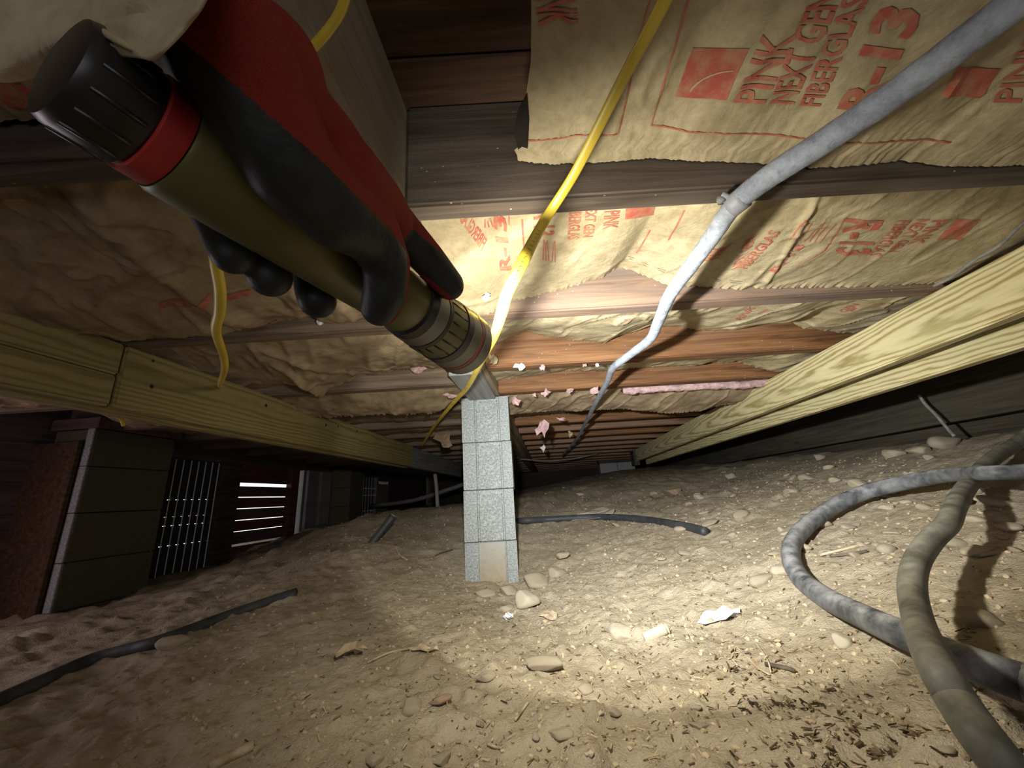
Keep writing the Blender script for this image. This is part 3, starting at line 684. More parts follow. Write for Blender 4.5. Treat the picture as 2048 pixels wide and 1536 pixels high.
# dark torn backing at the free edge of the first paper
def scrap(name, pts, mat, parent, org, seed=0, th=0.0012, curl=0.006):
    """a crumpled flake: outline points fan round their centre"""
    P_ = np.array(pts); c = P_.mean(0); rs = np.random.RandomState(seed)
    ring1 = c + (P_ - c) * 0.55 + rs.uniform(-1, 1, P_.shape) * curl
    V = np.vstack([c + rs.uniform(-1, 1, 3) * curl, ring1, P_]); n = len(P_)
    f = [(0, 1 + i, 1 + (i + 1) % n) for i in range(n)] + [(1 + i, 1 + n + i, 1 + n + (i + 1) % n, 1 + (i + 1) % n) for i in range(n)]
    me = pydata(name, V - np.array(org), f)
    o = link(name, me, mat, parent)
    md = o.modifiers.new('thick', 'SOLIDIFY'); md.thickness = th; return o
t = NT('black_backing', 0.9, 0.1); BACK = t.col((0.02, 0.017, 0.015))
scrap('torn_backing', [atH(a, b, 0.458) for a, b in ((1054, 185), (1058, 240), (1055, 296), (1044, 292), (1036, 298), (1028, 262), (1036, 220), (1046, 200))], BACK, s0.o, s0.org, 4, curl=0.002)
# pink fiberglass showing where the paper has come away from the girder
def patch(name, px, y0, mat, parent, org, seed):
    P_ = [atH(a, b, h) for a, b, h in px]
    return scrap(name, P_, mat, parent, org, seed, 0.006, 0.004)
patch('fiberglass_patch', [(910, 447, 0.455), (945, 470, 0.455), (962, 510, 0.45), (980, 545, 0.44), (1000, 572, 0.43), (998, 600, 0.425), (984, 614, 0.425), (975, 605, 0.43), (960, 592, 0.435), (935, 600, 0.435), (928, 560, 0.445), (920, 500, 0.455)], 0, PINK, s1.o, s1.org, 5)
tufts = [(s3, 1040, 733, 1.16, 26, 16, WHITE), (s3, 1085, 736, 1.16, 14, 9, PINK), (s2, 1168, 730, 1.16, 9, 6, PINK), (s2, 1194, 730, 1.16, 10, 7, WHITE), (s4, 1032, 802, 1.45, 34, 18, PINK), (s4, 1092, 787, 1.46, 26, 20, PINK), (s4, 1068, 790, 1.46, 12, 8, PINK), (s4, 1140, 782, 1.46, 26, 10, PINK), (s4, 1192, 782, 1.44, 28, 22, PINK),
         (s4, 1085, 857, 1.85, 30, 36, PINK), (s4, 1120, 838, 1.85, 26, 10, PINK), (s4, 1140, 868, 2.2, 12, 14, KRAFT), (s4, 1086, 897, 2.6, 14, 20, WHITE), (sC, 838, 738, 1.30, 34, 22, PINK), (sC, 955, 767, 1.40, 14, 26, WHITE), (sD, 890, 882, 2.3, 46, 36, KRAFT_OLD), (sD, 905, 792, 1.45, 36, 14, PINK), (s1, 972, 593, 0.70, 20, 16, WHITE), (sC, 640, 640, 0.83, 14, 30, WHITE), (s2, 985, 720, 1.1, 22, 34, KRAFT)]
for k, (sh, a, b, y, w, h, m) in enumerate(tufts):
    rs = np.random.RandomState(100 + k)
    pts = [atY(a + w / 2 * math.cos(q) * rs.uniform(0.25, 1.15), b + h / 2 * math.sin(q) * rs.uniform(0.25, 1.15), y + rs.uniform(-0.006, 0.006)) for q in np.linspace(0, 2 * math.pi, 11, endpoint=False)]
    scrap('tuft', pts, m, sh.o, sh.org, k, 0.004 if m is PINK else 0.0012, 0.005)

# ------------------------------------------------------------------ treated beams
def beam(name, label, pieces):
    """pieces: (part name, c0, c1, b0, b1, z0, z1, material)"""
    c0, b0 = pieces[0][1], pieces[0][3]
    o = empty(name, bc(c0, b0, pieces[0][5]), label, 'beam', rot=(0, 0, math.pi / 2 - BETA))
    for nm, ca, cb, ba, bb, za, zb, m in pieces:
        zc, yc = (za + zb) / 2, (ca + cb) / 2
        me = boxmesh(nm, ba - b0, bb - b0, -(cb - ca) / 2, (cb - ca) / 2, -(zb - za) / 2, (zb - za) / 2, 0.004, 2)
        p = link(nm, me, m, o); p.location = (0, -(yc - c0), zc - pieces[0][5])
    return o
br = beam('treated_beam', 'bright yellow doubled lumber beam with bold loop grain', [
    ('face_board', 0.920, 0.956, -0.4, 4.15, 0.281, 0.3985, TREAT), ('back_board', 1.012, 1.048, -0.4, 4.15, 0.240, 0.398, TREAT), ('gap_shade_board', 0.9565, 1.0115, -0.4, 4.15, 0.318, 0.39, RIM),  # dark filler added to stand in for shade in the gap between boards
    ('end_block', 0.90, 0.955, 4.16, 4.32, 0.24, 0.398, RIM)])
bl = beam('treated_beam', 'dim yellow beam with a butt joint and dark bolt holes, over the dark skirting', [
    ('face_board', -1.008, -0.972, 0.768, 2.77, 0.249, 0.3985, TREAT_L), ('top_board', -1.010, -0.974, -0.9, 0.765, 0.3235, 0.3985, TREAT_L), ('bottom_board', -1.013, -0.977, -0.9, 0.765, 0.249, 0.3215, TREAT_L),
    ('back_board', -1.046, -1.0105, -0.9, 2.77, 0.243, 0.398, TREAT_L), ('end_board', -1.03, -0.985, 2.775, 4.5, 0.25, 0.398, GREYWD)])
b0l = bl
for k, (a, b, r) in enumerate(((303, 773, 0.0052), (306, 722, 0.0036), (532, 811, 0.006), (652, 850, 0.006), (676, 853, 0.005), (714, 862, 0.006))):
    p = atO(a, b, -0.972)
    me = tubemesh('bolt_hole', [p - cd * 0.004, p + cd * 0.0006], r, 2, 12)
    o = link('bolt_hole', me, DARKM); o.parent = bl; o.matrix_parent_inverse = bl.matrix_basis.inverted() if False else (Matrix.Translation(bl.location) @ bl.rotation_euler.to_matrix().to_4x4()).inverted()

# ------------------------------------------------------------------ block piers
def blockmesh(name, w, d, h, rec=0.006, deep=0.0):
    """profile across the front with two sash grooves, extruded upwards; local origin front centre bottom"""
    x = [-0.5, -0.235, -0.225, -0.195, -0.185, 0.255, 0.265, 0.295, 0.305, 0.5]
    y = [0, 0, rec, rec, rec * 0.35 + deep, rec * 0.35 + deep, rec, rec, 0, 0]
    prof = [(a * w, b) for a, b in zip(x, y)] + [(0.5 * w, d), (-0.5 * w, d)]
    bm = bmesh.new()
    lo = [bm.verts.new((a, b, 0)) for a, b in prof]; hi = [bm.verts.new((a, b, h)) for a, b in prof]
    n = len(prof)
    for i in range(n): bm.faces.new((lo[i], lo[(i + 1) % n], hi[(i + 1) % n], hi[i]))
    bm.faces.new(hi); bm.faces.new(lo[::-1])
    bmesh.ops.recalc_face_normals(bm, faces=bm.faces[:])
    bmesh.ops.bevel(bm, geom=[e for e in bm.edges if abs(e.verts[0].co.z - e.verts[1].co.z) < 1e-6], offset=0.0018, segments=1, affect='EDGES', clamp_overlap=True)
    me = bpy.data.meshes.new(name); bm.to_mesh(me); bm.free(); return me
def plane_b(px, py, b):
    r = ray(px, py); return r * b / (r @ bd)
PB = 1.50
zj = [plane_b(a, y, PB)[2] for a, y in ((970, 793), (976, 883), (980, 978), (988, 1082), (992, 1190))]
zj.append(zj[-1] - 0.12)
cc = (plane_b(924, 800, PB) @ cd + plane_b(1017, 800, PB) @ cd) / 2; wd = (plane_b(1017, 800, PB) - plane_b(924, 800, PB)) @ cd
pier = empty('block_pillar', bc(cc, PB, zj[-1]), 'bright grey concrete block pillar standing in the dirt under the girder', 'pillar', rot=(0, 0, 0.004))
for i in range(5):
    h = zj[i] - zj[i + 1] - 0.0022
    me = blockmesh('concrete_block', wd + random.uniform(-0.002, 0.002), 0.36, h, 0.006, 0.010 if i >= 3 else 0.0)
    o = link('concrete_block', me, BLOCK if i < 3 else BLOCK, pier, (random.uniform(-0.003, 0.003), random.uniform(-0.002, 0.002), zj[i + 1] - zj[-1]), (0, 0, random.uniform(-0.008, 0.008)))
# soil caked in the hollow of the bottom block
sv = []
me = boxmesh('caked_soil', -0.19 * wd, 0.26 * wd, 0.003, 0.02, 0.0, 0.30, 0.002)
t = NT('caked_soil', 0.95, 0.1)
z = t.n('ShaderNodeSeparateXYZ'); t.put(z.inputs[0], t.obj())
ff = t.math('ADD', z.outputs[2], t.math('MULTIPLY', t.noise(30, 4), 0.10))
SOIL = t.col(t.mix(t.sel(ff, 0.17, 0.36), t.ramp(t.noise(60, 5, 0.7), [(0.3, (0.25, 0.19, 0.11)), (0.7, (0.34, 0.27, 0.165))]), (0.31, 0.315, 0.29)))
t.bump(t.noise(120, 4, 0.7), 0.7, 0.003)
me = boxmesh('caked_soil', -0.24 * wd, 0.28 * wd, 0.0035, 0.02, 0.0, zj[3] - zj[-1] - 0.004, 0.002)
link('caked_soil', me, SOIL, pier)

# pier by the vent panel
C0 = -1.95
bA, bB = atO(160, 1000, C0) @ bd, atO(328, 1000, C0) @ bd
zs = [atO(240, y, C0)[2] for y in (862, 935, 1022, 1110)] ; zs.append(zs[-1] - 0.18); zs.append(zs[-1] - 0.2)
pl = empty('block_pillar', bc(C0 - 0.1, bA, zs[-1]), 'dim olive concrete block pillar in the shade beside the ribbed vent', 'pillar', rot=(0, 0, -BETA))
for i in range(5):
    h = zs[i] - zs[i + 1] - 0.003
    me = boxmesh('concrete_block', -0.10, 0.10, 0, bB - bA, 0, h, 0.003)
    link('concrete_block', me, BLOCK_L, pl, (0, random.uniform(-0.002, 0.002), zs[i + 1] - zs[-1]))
    link('daylit_strip', boxmesh('daylit_strip', 0.066, 0.098, -0.008, -0.001, 0, h, 0.001), BLOCK_F, pl, (0, 0, zs[i + 1] - zs[-1]))  # paler strip: daylight on the pier's edge put into its colour
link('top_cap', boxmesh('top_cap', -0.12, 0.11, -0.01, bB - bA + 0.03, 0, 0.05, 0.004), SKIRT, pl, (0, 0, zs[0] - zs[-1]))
wallbox('panel', -2.30, -1.986, bA - 0.030, bA - 0.012, -0.55, 0.335, SUBFL, wl)  # dark board added to stand in for shade on the pier's end face
# olive pier further along
p2 = empty('block_pillar', bc(-2.08, 3.82, -0.35), 'narrow dim block pillar beyond the slatted daylight boards', 'pillar', rot=(0, 0, -BETA))
for i in range(4):
    link('concrete_block', boxmesh('concrete_block', -0.1, 0.1, 0, 0.28, 0, 0.176, 0.003), BLOCK_L, p2, (0, 0, 0.178 * i))
# far block under the end of the yellow beam
pf = atO(1240, 940, 0.95)
fb = empty('block_pier', bc(0.95 + 0.0, pf @ bd, pf[2] - 0.03), 'low grey block under the far end of the bright yellow beam', 'block', rot=(0, 0, -BETA))
lo_ = pf @ bd
wl_ = (plane_b(1272, 935, lo_) - plane_b(1200, 935, lo_)) @ cd; hh = plane_b(1235, 931, lo_)[2] - pf[2]
cl_ = plane_b(1236, 935, lo_) @ cd - 0.95
for k in range(2):
    link('concrete_block', boxmesh('concrete_block', cl_ + (-0.5 + 0.5 * k) * wl_, cl_ + 0.5 * k * wl_ - 0.004, 0, 0.2, 0, hh + 0.07, 0.006), BLOCK_F, fb)
link('bearing_pad', boxmesh('bearing_pad', cl_ - 0.52 * wl_, cl_ + 0.5 * wl_, -0.01, 0.2, hh + 0.071, max(hh + 0.075, 0.40 - (pf[2] - 0.03)), 0.004), RIM, fb)

# ------------------------------------------------------------------ cables, conduit, hoses
YP = [atH(1420, -260, 0.395), atH(1372, -110, 0.393), atH(1330, 0, 0.39), atH(1240, 170, 0.388), atH(1150, 345, 0.375), atH(1090, 440, 0.350), atD(1050, 515, 0.46), atD(1015, 585, 0.475), atD(1002, 630, 0.50), atD(985, 680, 0.60), atD(957, 735, 0.85), atD(935, 775, 1.1), atD(912, 800, 1.3), atD(885, 832, 1.6), atD(862, 862, 2.0), atD(843, 893, 2.45)]
o = empty('yellow_cable', YP[4], 'flat yellow cable hanging past the flashlight head, part glaring white in the beam', 'cable')
YP = [YP[0] + (YP[0] - YP[1]) * 3.0 * np.array([1, 1, 0])] + YP
YR = np.array([0.0062] * 6 + [0.0068, 0.0076, 0.0080, 0.0080, 0.0078] + [0.0072] * 6)[:, None]
me = tubemesh('cable_sheath', np.hstack([np.array(YP) - YP[5], YR]), 0.0078, 10, 14, 0.42, -ray(1010, 600) * 0.8 + np.array([0.15, 0, 0])); link('cable_sheath', me, YEL, o)
C_ = catmull(YP, 40); mk = []
V, f = [], []
sel_ = [i for i in range(len(C_) - 1) if 465 < proj(C_[i])[1] < 590]
for i in sel_[::4]:
    T_ = C_[i + 1] - C_[i]; T_ /= np.linalg.norm(T_); n_ = -C_[i] / np.linalg.norm(C_[i]); n_ -= T_ * (n_ @ T_); n_ /= np.linalg.norm(n_); w_ = np.cross(T_, n_)
    c_ = C_[i] + n_ * 0.0040; k = len(V); L_ = random.uniform(0.0012, 0.003)
    V += list(np.array([c_ - w_ * L_ - T_ * 0.0004, c_ + w_ * L_ - T_ * 0.0004, c_ + w_ * L_ + T_ * 0.0004, c_ - w_ * L_ + T_ * 0.0004]) - YP[5]); f.append((k, k + 1, k + 2, k + 3))
fin(link('print_marks', pydata('print_marks', V, f), PRINTK, o), kind='stuff')
Y2 = [atH(760, -220, 0.392), atH(700, -40, 0.39), atH(682, 20, 0.388), atH(655, 62, 0.388), atH(620, 100, 0.386), atH(575, 140, 0.384), atD(500, 260, 0.43), atD(450, 380, 0.45), atD(432, 462, 0.46), atD(431, 520, 0.47), atD(440, 580, 0.50), atD(439, 622, 0.52), atD(432, 662, 0.55), atD(447, 712, 0.62), atD(449, 740, 0.7), atD(440, 768, 0.86)]
Y2 += [bc(-1.03, 1.02, 0.402) * 1.0]
Y2 = Y2[:-1] + [atO(440, 775, -0.965)]
link_ = link('yellow_cable', tubemesh('yellow_cable', np.hstack([np.array(Y2), np.array([[0.0048]] * 6 + [[0.006], [0.007], [0.0078], [0.008], [0.0082], [0.008], [0.0078], [0.0074], [0.007], [0.0062], [0.0055]])[:len(Y2)]]), 0.0072, 10, 14, 0.75, np.array([0, 1, 0.2])), YEL)
fin(link_, 'round yellow cable drooping from behind the flashlight down onto the dim beam', 'cable')
Y3 = [atO(226, 800, -1.06), atO(228, 818, -1.07), atO(233, 830, -1.08), atO(243, 838, -1.09), atO(247, 851, -1.10)]
fin(link('yellow_cable', tubemesh('yellow_cable', Y3, 0.0042, 8, 10), YEL), 'short dim yellow cable end dangling below the dim beam', 'cable')
# conduit along the joists
def onward(P, n, step, gap=None):
    """carry a line on past its first point; gap = height kept over the dirt"""
    P = np.asarray(P, float); d = P[0, :3] - P[1, :3]; d[2] = 0; d /= np.linalg.norm(d); out = []
    for k in range(n, 0, -1):
        q = P[0].copy(); q[:3] = P[0, :3] + d * step * k
        if gap is not None: q[2] = ground(q[0], q[1]) + gap
        out.append(q)
    return np.vstack(out + [P])
def cp(px, py, h): return list(atH(px, py, h))
CP = [cp(2300, -180, 0.372) + [0.0145], cp(2160, -80, 0.372) + [0.0145], cp(2030, 8, 0.372) + [0.0145], cp(1800, 180, 0.374) + [0.0145], cp(1640, 288, 0.374) + [0.0145], cp(1540, 352, 0.374) + [0.0145], cp(1470, 408, 0.372) + [0.0135], cp(1430, 465, 0.366) + [0.0130], cp(1383, 530, 0.360) + [0.0127], cp(1340, 590, 0.354) + [0.0122], cp(1316, 645, 0.350) + [0.0118], cp(1300, 678, 0.350) + [0.0112], cp(1262, 708, 0.352) + [0.0108], cp(1226, 736, 0.354) + [0.0104], cp(1214, 765, 0.357) + [0.0098], cp(1192, 805, 0.360) + [0.0095], cp(1170, 848, 0.364) + [0.0092], cp(1152, 880, 0.366) + [0.0090], cp(1128, 906, 0.37) + [0.0085], cp(1124, 912, 0.374) + [0.0080]]
o = empty('grey_conduit', CP[6][:3], 'dusty grey conduit snaking along the joist undersides, blue white in the beam', 'conduit')
q = onward(np.array(CP), 3, 0.35); q[:, :3] -= np.array(CP[6][:3]); link('conduit_tube', tubemesh('conduit_tube', q, 0.0145, 9, 16, 1.0, None, 0.02), CONDUIT, o)
k6 = np.array(CP[6][:3]); k5 = np.array(CP[5][:3]); dd = (k6 - k5) / np.linalg.norm(k6 - k5)
link('clamp', tubemesh('clamp', [k6 - dd * 0.014 - k6, k6 + dd * 0.006 - k6], 0.0152, 3, 18), CLAMP, o)
e1 = atH(1440, 393, 0.385)
link('clamp_ear', tubemesh('clamp_ear', [k6 - k6 + np.array([0, 0, 0.008]), (e1 - k6) * 0.6, e1 - k6], 0.0088, 4, 12, 0.6, (0, 0, 1)), CLAMP, o)
link('screw', tubemesh('screw', [e1 - k6 + np.array([0, 0, -0.010]), e1 - k6 + np.array([0, 0, -0.002])], 0.0055, 2, 12), GREYWD, o)
# thin pale cord in the corner over the bright beam
fin(link('cord', tubemesh('cord', [atH(2200, 330, 0.392), atH(2048, 445, 0.392), atH(2000, 490, 0.392), atH(1950, 520, 0.392), atH(1900, 556, 0.392), atH(1868, 572, 0.394)], 0.0032, 8, 8), GREYWD), 'thin grey cord under the paper just above the bright yellow beam', 'cord')
# garden hoses at the right
def gpath(L): return np.array([list(atG(a, b, u)) + [w / 2 * (atG(a, b, u) @ cf) / F] for a, b, u, w in L])
# (pixel x, pixel y, height over the dirt, apparent width); the radius is then evened out along the hose
def even(P, k=0.4):
    m = np.median(P[:, 3]); P[:, 3] = np.clip(P[:, 3], m * 0.7, m * 1.2) * (1 - k) + m * k; return P
H1 = even(gpath([(2190, 925, 0.06, 20), (2060, 942, 0.072, 22), (1980, 946, 0.085, 23), (1900, 950, 0.068, 25), (1820, 963, 0.05, 29), (1720, 988, 0.035, 30), (1640, 1030, 0.032, 32), (1592, 1075, 0.028, 33), (1582, 1115, 0.026, 35), (1602, 1157, 0.026, 39), (1650, 1195, 0.028, 43), (1720, 1230, 0.034, 48), (1790, 1262, 0.038, 54), (1880, 1302, 0.036, 60), (1970, 1338, 0.034, 66), (2060, 1370, 0.034, 72), (2200, 1425, 0.04, 80)]))
fin(link('hose', tubemesh('hose', H1, 0.0105, 12, 16), HOSE), 'thin dusty black hose looping in a wide bend over the dirt', 'hose')
H2 = even(gpath([(2160, 790, 0.10, 34), (2048, 876, 0.05, 38), (1985, 918, 0.045, 42), (1938, 968, 0.055, 46), (1912, 1010, 0.075, 50), (1896, 1046, 0.085, 54), (1862, 1080, 0.088, 58), (1834, 1122, 0.088, 61), (1824, 1172, 0.088, 64), (1836, 1240, 0.085, 69), (1868, 1320, 0.08, 78), (1916, 1405, 0.075, 88), (1975, 1490, 0.07, 98), (2040, 1570, 0.07, 110), (2100, 1650, 0.07, 120)]), 0.6)
H1[:, 3] *= 0.70; H2[:, 3] *= 0.68
H1 = onward(onward(H1, 3, 0.16, 0.03)[::-1], 3, 0.16, 0.03)[::-1]; H2 = onward(onward(H2, 2, 0.10, 0.05)[::-1], 3, 0.15, 0.03)[::-1]
fin(link('hose', tubemesh('hose', H2, 0.0158, 12, 20), HOSE_G), 'thick dusty olive grey hose arching up beside the thin black hose', 'hose')
H3 = [atG(a, b, 0.010) for a, b in ((1040, 1042), (1095, 1039), (1150, 1036), (1200, 1034), (1250, 1036), (1300, 1041), (1350, 1049), (1385, 1056), (1412, 1064))]
H3 = [H3[0] * 1.25] + H3
fin(link('pipe', tubemesh('pipe', H3, 0.0155, 8, 14), HOSE_K), 'black pipe lying on the dirt behind the bright block pillar', 'pipe')
H4 = [atG(a, b, 0.004) for a, b in ((-150, 1475), (0, 1402), (90, 1362), (180, 1322), (260, 1300), (330, 1280), (420, 1246), (500, 1217), (594, 1186))]
fin(link('pipe', tubemesh('pipe', H4, 0.0165, 8, 14), HOSE_K), 'black pipe half buried in the shaded dirt below the dim pillar', 'pipe')
a_, b_ = atG(746, 1084, 0.0), atG(760, 1062, 0.0)
bb_ = atD(787, 1032, np.dot(a_, cf) + 0.06)
o = empty('pipe_stub', a_, 'short black pipe stub with open pale end poking out of the dirt', 'pipe')
dr = (bb_ - a_); dr /= np.linalg.norm(dr)
link('pipe_wall', tubemesh('pipe_wall', [-dr * 0.03, (bb_ - a_) * 0.5, bb_ - a_], 0.018, 4, 18), HOSE_K, o)
link('open_rim', tubemesh('open_rim', [bb_ - a_ - dr * 0.002, bb_ - a_ + dr * 0.004], 0.0195, 2, 18), GRYM, o)
link('bore', tubemesh('bore', [bb_ - a_ + dr * 0.001, bb_ - a_ + dr * 0.0048], 0.0145, 2, 18), LEAF, o)
# far left odds and ends
st = [atY(870, 948, 3.0), atY(877, 1015, 3.0)]
fin(link('stake', tubemesh('stake', [st[0], (st[0] + st[1]) / 2, st[1] - np.array([0, 0, 0.15])], 0.014, 3, 10), PALE), 'thin upright metal stake beyond the crest of dirt', 'stake')
fin(link('pipe', tubemesh('pipe', [atY(742, 1012, 4.6), atY(830, 1000, 4.4), atY(930, 968, 4.2), atY(1000, 950, 4.1)], 0.022, 4, 10), PALE), 'long pale pipe slanting low behind the bright pillar', 'pipe')
fin(link('cord', tubemesh('cord', [atY(1040, 918, 4.2), atY(1100, 922, 4.2), atY(1160, 915, 4.3), atY(1215, 902, 4.4), atY(1250, 895, 4.4)], 0.007, 5, 8), GREYWD), 'thin sagging wire across the far dark gap beyond the pillar', 'wire')
fin(link('root', tubemesh('root', [atO(1838, 790, 1.44), atO(1850, 808, 1.43), atO(1870, 828, 1.42), atO(1893, 855, 1.40), atO(1908, 872, 1.38)], 0.005, 6, 8), GREYWD), 'thin pale root hanging in front of the dark rim board', 'root')

# ------------------------------------------------------------------ flashlight
def lathe(name, prof, mat, parent, sides=40, cap=True):
    V = []
    for s, r in prof: V += [fl(s, 360 * j / sides, r) - TAIL for j in range(sides)]
    k = len(prof)
    f = [[i * sides + j, i * sides + (j + 1) % sides, (i + 1) * sides + (j + 1) % sides, (i + 1) * sides + j] for i in range(k - 1) for j in range(sides)]
    if cap: f += [list(range(sides))[::-1], [(k - 1) * sides + j for j in range(sides)]]
    me = pydata(name, V, f)
    bm = bmesh.new(); bm.from_mesh(me); bmesh.ops.recalc_face_normals(bm, faces=bm.faces[:]); bm.to_mesh(me); bm.free()
    me.polygons.foreach_set('use_smooth', [True] * len(me.polygons)); me.set_sharp_from_angle(angle=0.6)
    return link(name, me, mat, parent)
fo = empty('flashlight', TAIL, 'large olive and black metal flashlight with a red ring, gripped by the glove', 'flashlight')
lathe('tail_cap', [(-0.009, 0.015), (-0.0085, 0.0175), (-0.006, 0.0188), (0.010, 0.0192), (0.0115, 0.0185)], BLKM, fo)
for k in range(14):
    a = k * 360 / 14
    pts = [fl(-0.005, a, 0.0187) - TAIL, fl(0.009, a, 0.0191) - TAIL]
    link('grip_ridge', tubemesh('grip_ridge', pts, 0.0009, 2, 6), BLKM, fo)
lathe('red_ring', [(0.0115, 0.0190), (0.012, 0.0200), (0.0205, 0.0200), (0.021, 0.0190)], REDM, fo)
lathe('body_tube', [(0.021, 0.0205), (0.023, 0.0215), (0.132, 0.0215), (0.1335, 0.0205), (0.136, 0.0205), (0.1375, 0.0215), (0.171, 0.0222), (0.173, 0.0215)], OLIVE, fo)
lathe('joint_ring', [(0.1338, 0.0208), (0.1342, 0.0212), (0.1358, 0.0212), (0.1362, 0.0208)], BLKM, fo)
lathe('collar', [(0.1720, 0.0208), (0.1734, 0.0238), (0.1805, 0.0244), (0.1814, 0.0236)], BLKM, fo)
lathe('neck_ring', [(0.1805, 0.0239), (0.1809, 0.0248), (0.1936, 0.0255), (0.1941, 0.0246)], GRYM, fo)
lathe('thin_ring', [(0.1941, 0.0248), (0.1946, 0.0259), (0.1974, 0.0261), (0.1978, 0.0249)], BLKM, fo)
lathe('focus_ring', [(0.1978, 0.0250), (0.1983, 0.0261), (0.2209, 0.0272), (0.2213, 0.0260)], OLIVE, fo)
for k in range(20):
    a = k * 18 + 4
    link('groove', tubemesh('groove', [fl(0.1993, a, 0.0258) - TAIL, fl(0.2204, a, 0.0268) - TAIL], 0.0009, 2, 6), BLKM, fo)
lathe('grip_band', [(0.2213, 0.0263), (0.2218, 0.0280), (0.2293, 0.0285), (0.2298, 0.0270)], BLKM, fo)
lathe('bezel', [(0.2298, 0.0274), (0.2303, 0.0283), (0.2463, 0.0293), (0.2464, 0.0283)], GRYM, fo)
lathe('orange_ring', [(0.2439, 0.0291), (0.2442, 0.0295), (0.2467, 0.0297), (0.2470, 0.0291)], REDM, fo)
lathe('black_ring', [(0.2470, 0.0282), (0.2472, 0.0295), (0.2486, 0.0296), (0.2488, 0.0283)], BLKM, fo)  # thin black ring line between bezel and lens hood
lathe('lens_hood', [(0.2488, 0.0286), (0.2493, 0.0297), (0.2622, 0.0301), (0.2624, 0.0279), (0.2566, 0.0274)], GRYM, fo)
lathe('lens', [(0.2555, 0.0272), (0.2565, 0.0272)], LENSM, fo)

# ------------------------------------------------------------------ gloved hand: one continuous surface
def hull(bm, balls):
    b2 = bmesh.new()
    for c, rad in balls: bmesh.ops.create_icosphere(b2, subdivisions=3, radius=rad, matrix=Matrix.Translation(Vector(c)))
    pts = [v.co.copy() for v in b2.verts]; b2.free(); b2 = bmesh.new()
    for p in pts: b2.verts.new(p)
    bmesh.ops.convex_hull(b2, input=b2.verts[:], use_existing_faces=False)
    bmesh.ops.delete(b2, geom=[v for v in b2.verts if not v.link_faces], context='VERTS')
    bmesh.ops.recalc_face_normals(b2, faces=b2.faces[:])
    m_ = bpy.data.meshes.new('h'); b2.to_mesh(m_); b2.free(); bm.from_mesh(m_); bpy.data.meshes.remove(m_)
def capsule(bm, p, r, q, s): hull(bm, [(p, r), (q, s)])
bm = bmesh.new()
def chain(L):
    for (s1_, f1_, r1_, a1), (s2_, f2_, r2_, a2) in zip(L[:-1], L[1:]): capsule(bm, fl(s1_, f1_, r1_), a1, fl(s2_, f2_, r2_), a2)
# (along, angle, distance from the axis, radius)
hull(bm, [(fl(0.020, 78, 0.041), 0.019), (fl(0.022, 112, 0.040), 0.018), (fl(0.060, 74, 0.041), 0.0175), (fl(0.060, 120, 0.038), 0.016), (fl(0.098, 78, 0.039), 0.0135), (fl(0.088, 124, 0.037), 0.0135), (fl(0.045, 130, 0.037), 0.014)])
chain([(0.014, 66, 0.044, 0.020), (0.045, 32, 0.0375, 0.0185), (0.070, 28, 0.0365, 0.0175), (0.093, 34, 0.036, 0.0155), (0.110, 22, 0.0345, 0.0132), (0.118, 2, 0.034, 0.0128), (0.124, -18, 0.0335, 0.0114)])
chain([(0.070, 60, 0.041, 0.017), (0.098, 70, 0.040, 0.0145), (0.112, 72, 0.038, 0.0130)])
chain([(0.098, 86, 0.040, 0.0135), (0.128, 84, 0.0375, 0.0128), (0.156, 74, 0.0355, 0.0122), (0.180, 60, 0.0345, 0.0112)])      # index, laid along the tube
chain([(0.090, 118, 0.038, 0.0130), (0.112, 160, 0.036, 0.0125), (0.118, 200, 0.035, 0.0122), (0.121, 230, 0.0335, 0.0120), (0.121, 246, 0.0325, 0.0118)])
chain([(0.070, 122, 0.038, 0.0130), (0.080, 165, 0.036, 0.0125), (0.083, 205, 0.035, 0.0122), (0.087, 230, 0.0335, 0.0120), (0.088, 248, 0.0325, 0.0118)])
chain([(0.050, 126, 0.037, 0.0120), (0.056, 168, 0.035, 0.0115), (0.058, 208, 0.034, 0.0110), (0.065, 230, 0.0325, 0.0108), (0.067, 247, 0.0315, 0.0104)])
# wrist and forearm, leaving upward
W0 = fl(0.032, 90, 0.044)
arm = [(W0, 0.0255), (atD(398, 30, 0.205), 0.022), (atD(320, -100, 0.215), 0.025), (np.array([-0.30, -0.02, 0.36]), 0.034), (np.array([-0.52, -0.16, 0.35]), 0.042), (np.array([-0.72, -0.50, 0.22]), 0.050)]
for (p, r), (q, s_) in zip(arm[:-1], arm[1:]): capsule(bm, p, r, q, s_)
me = bpy.data.meshes.new('hand_raw'); bm.to_mesh(me); bm.free()
tmp = bpy.data.objects.new('hand_raw', me); COL.objects.link(tmp)
m_ = tmp.modifiers.new('r', 'REMESH'); m_.mode = 'VOXEL'; m_.voxel_size = 0.0019; m_.use_smooth_shade = True
m_ = tmp.modifiers.new('s', 'SMOOTH'); m_.factor = 0.5; m_.iterations = 9
dg = bpy.context.evaluated_depsgraph_get(); hm = bpy.data.meshes.new_from_object(tmp.evaluated_get(dg)); hm.name = 'person'
bpy.data.objects.remove(tmp); bpy.data.meshes.remove(me)
co = np.empty(len(hm.vertices) * 3, np.float32); hm.vertices.foreach_get('co', co); co = co.reshape(-1, 3).astype(float)
rel = co - TAIL; ss = rel @ FA; nn = rel @ FN; uu = rel @ FU
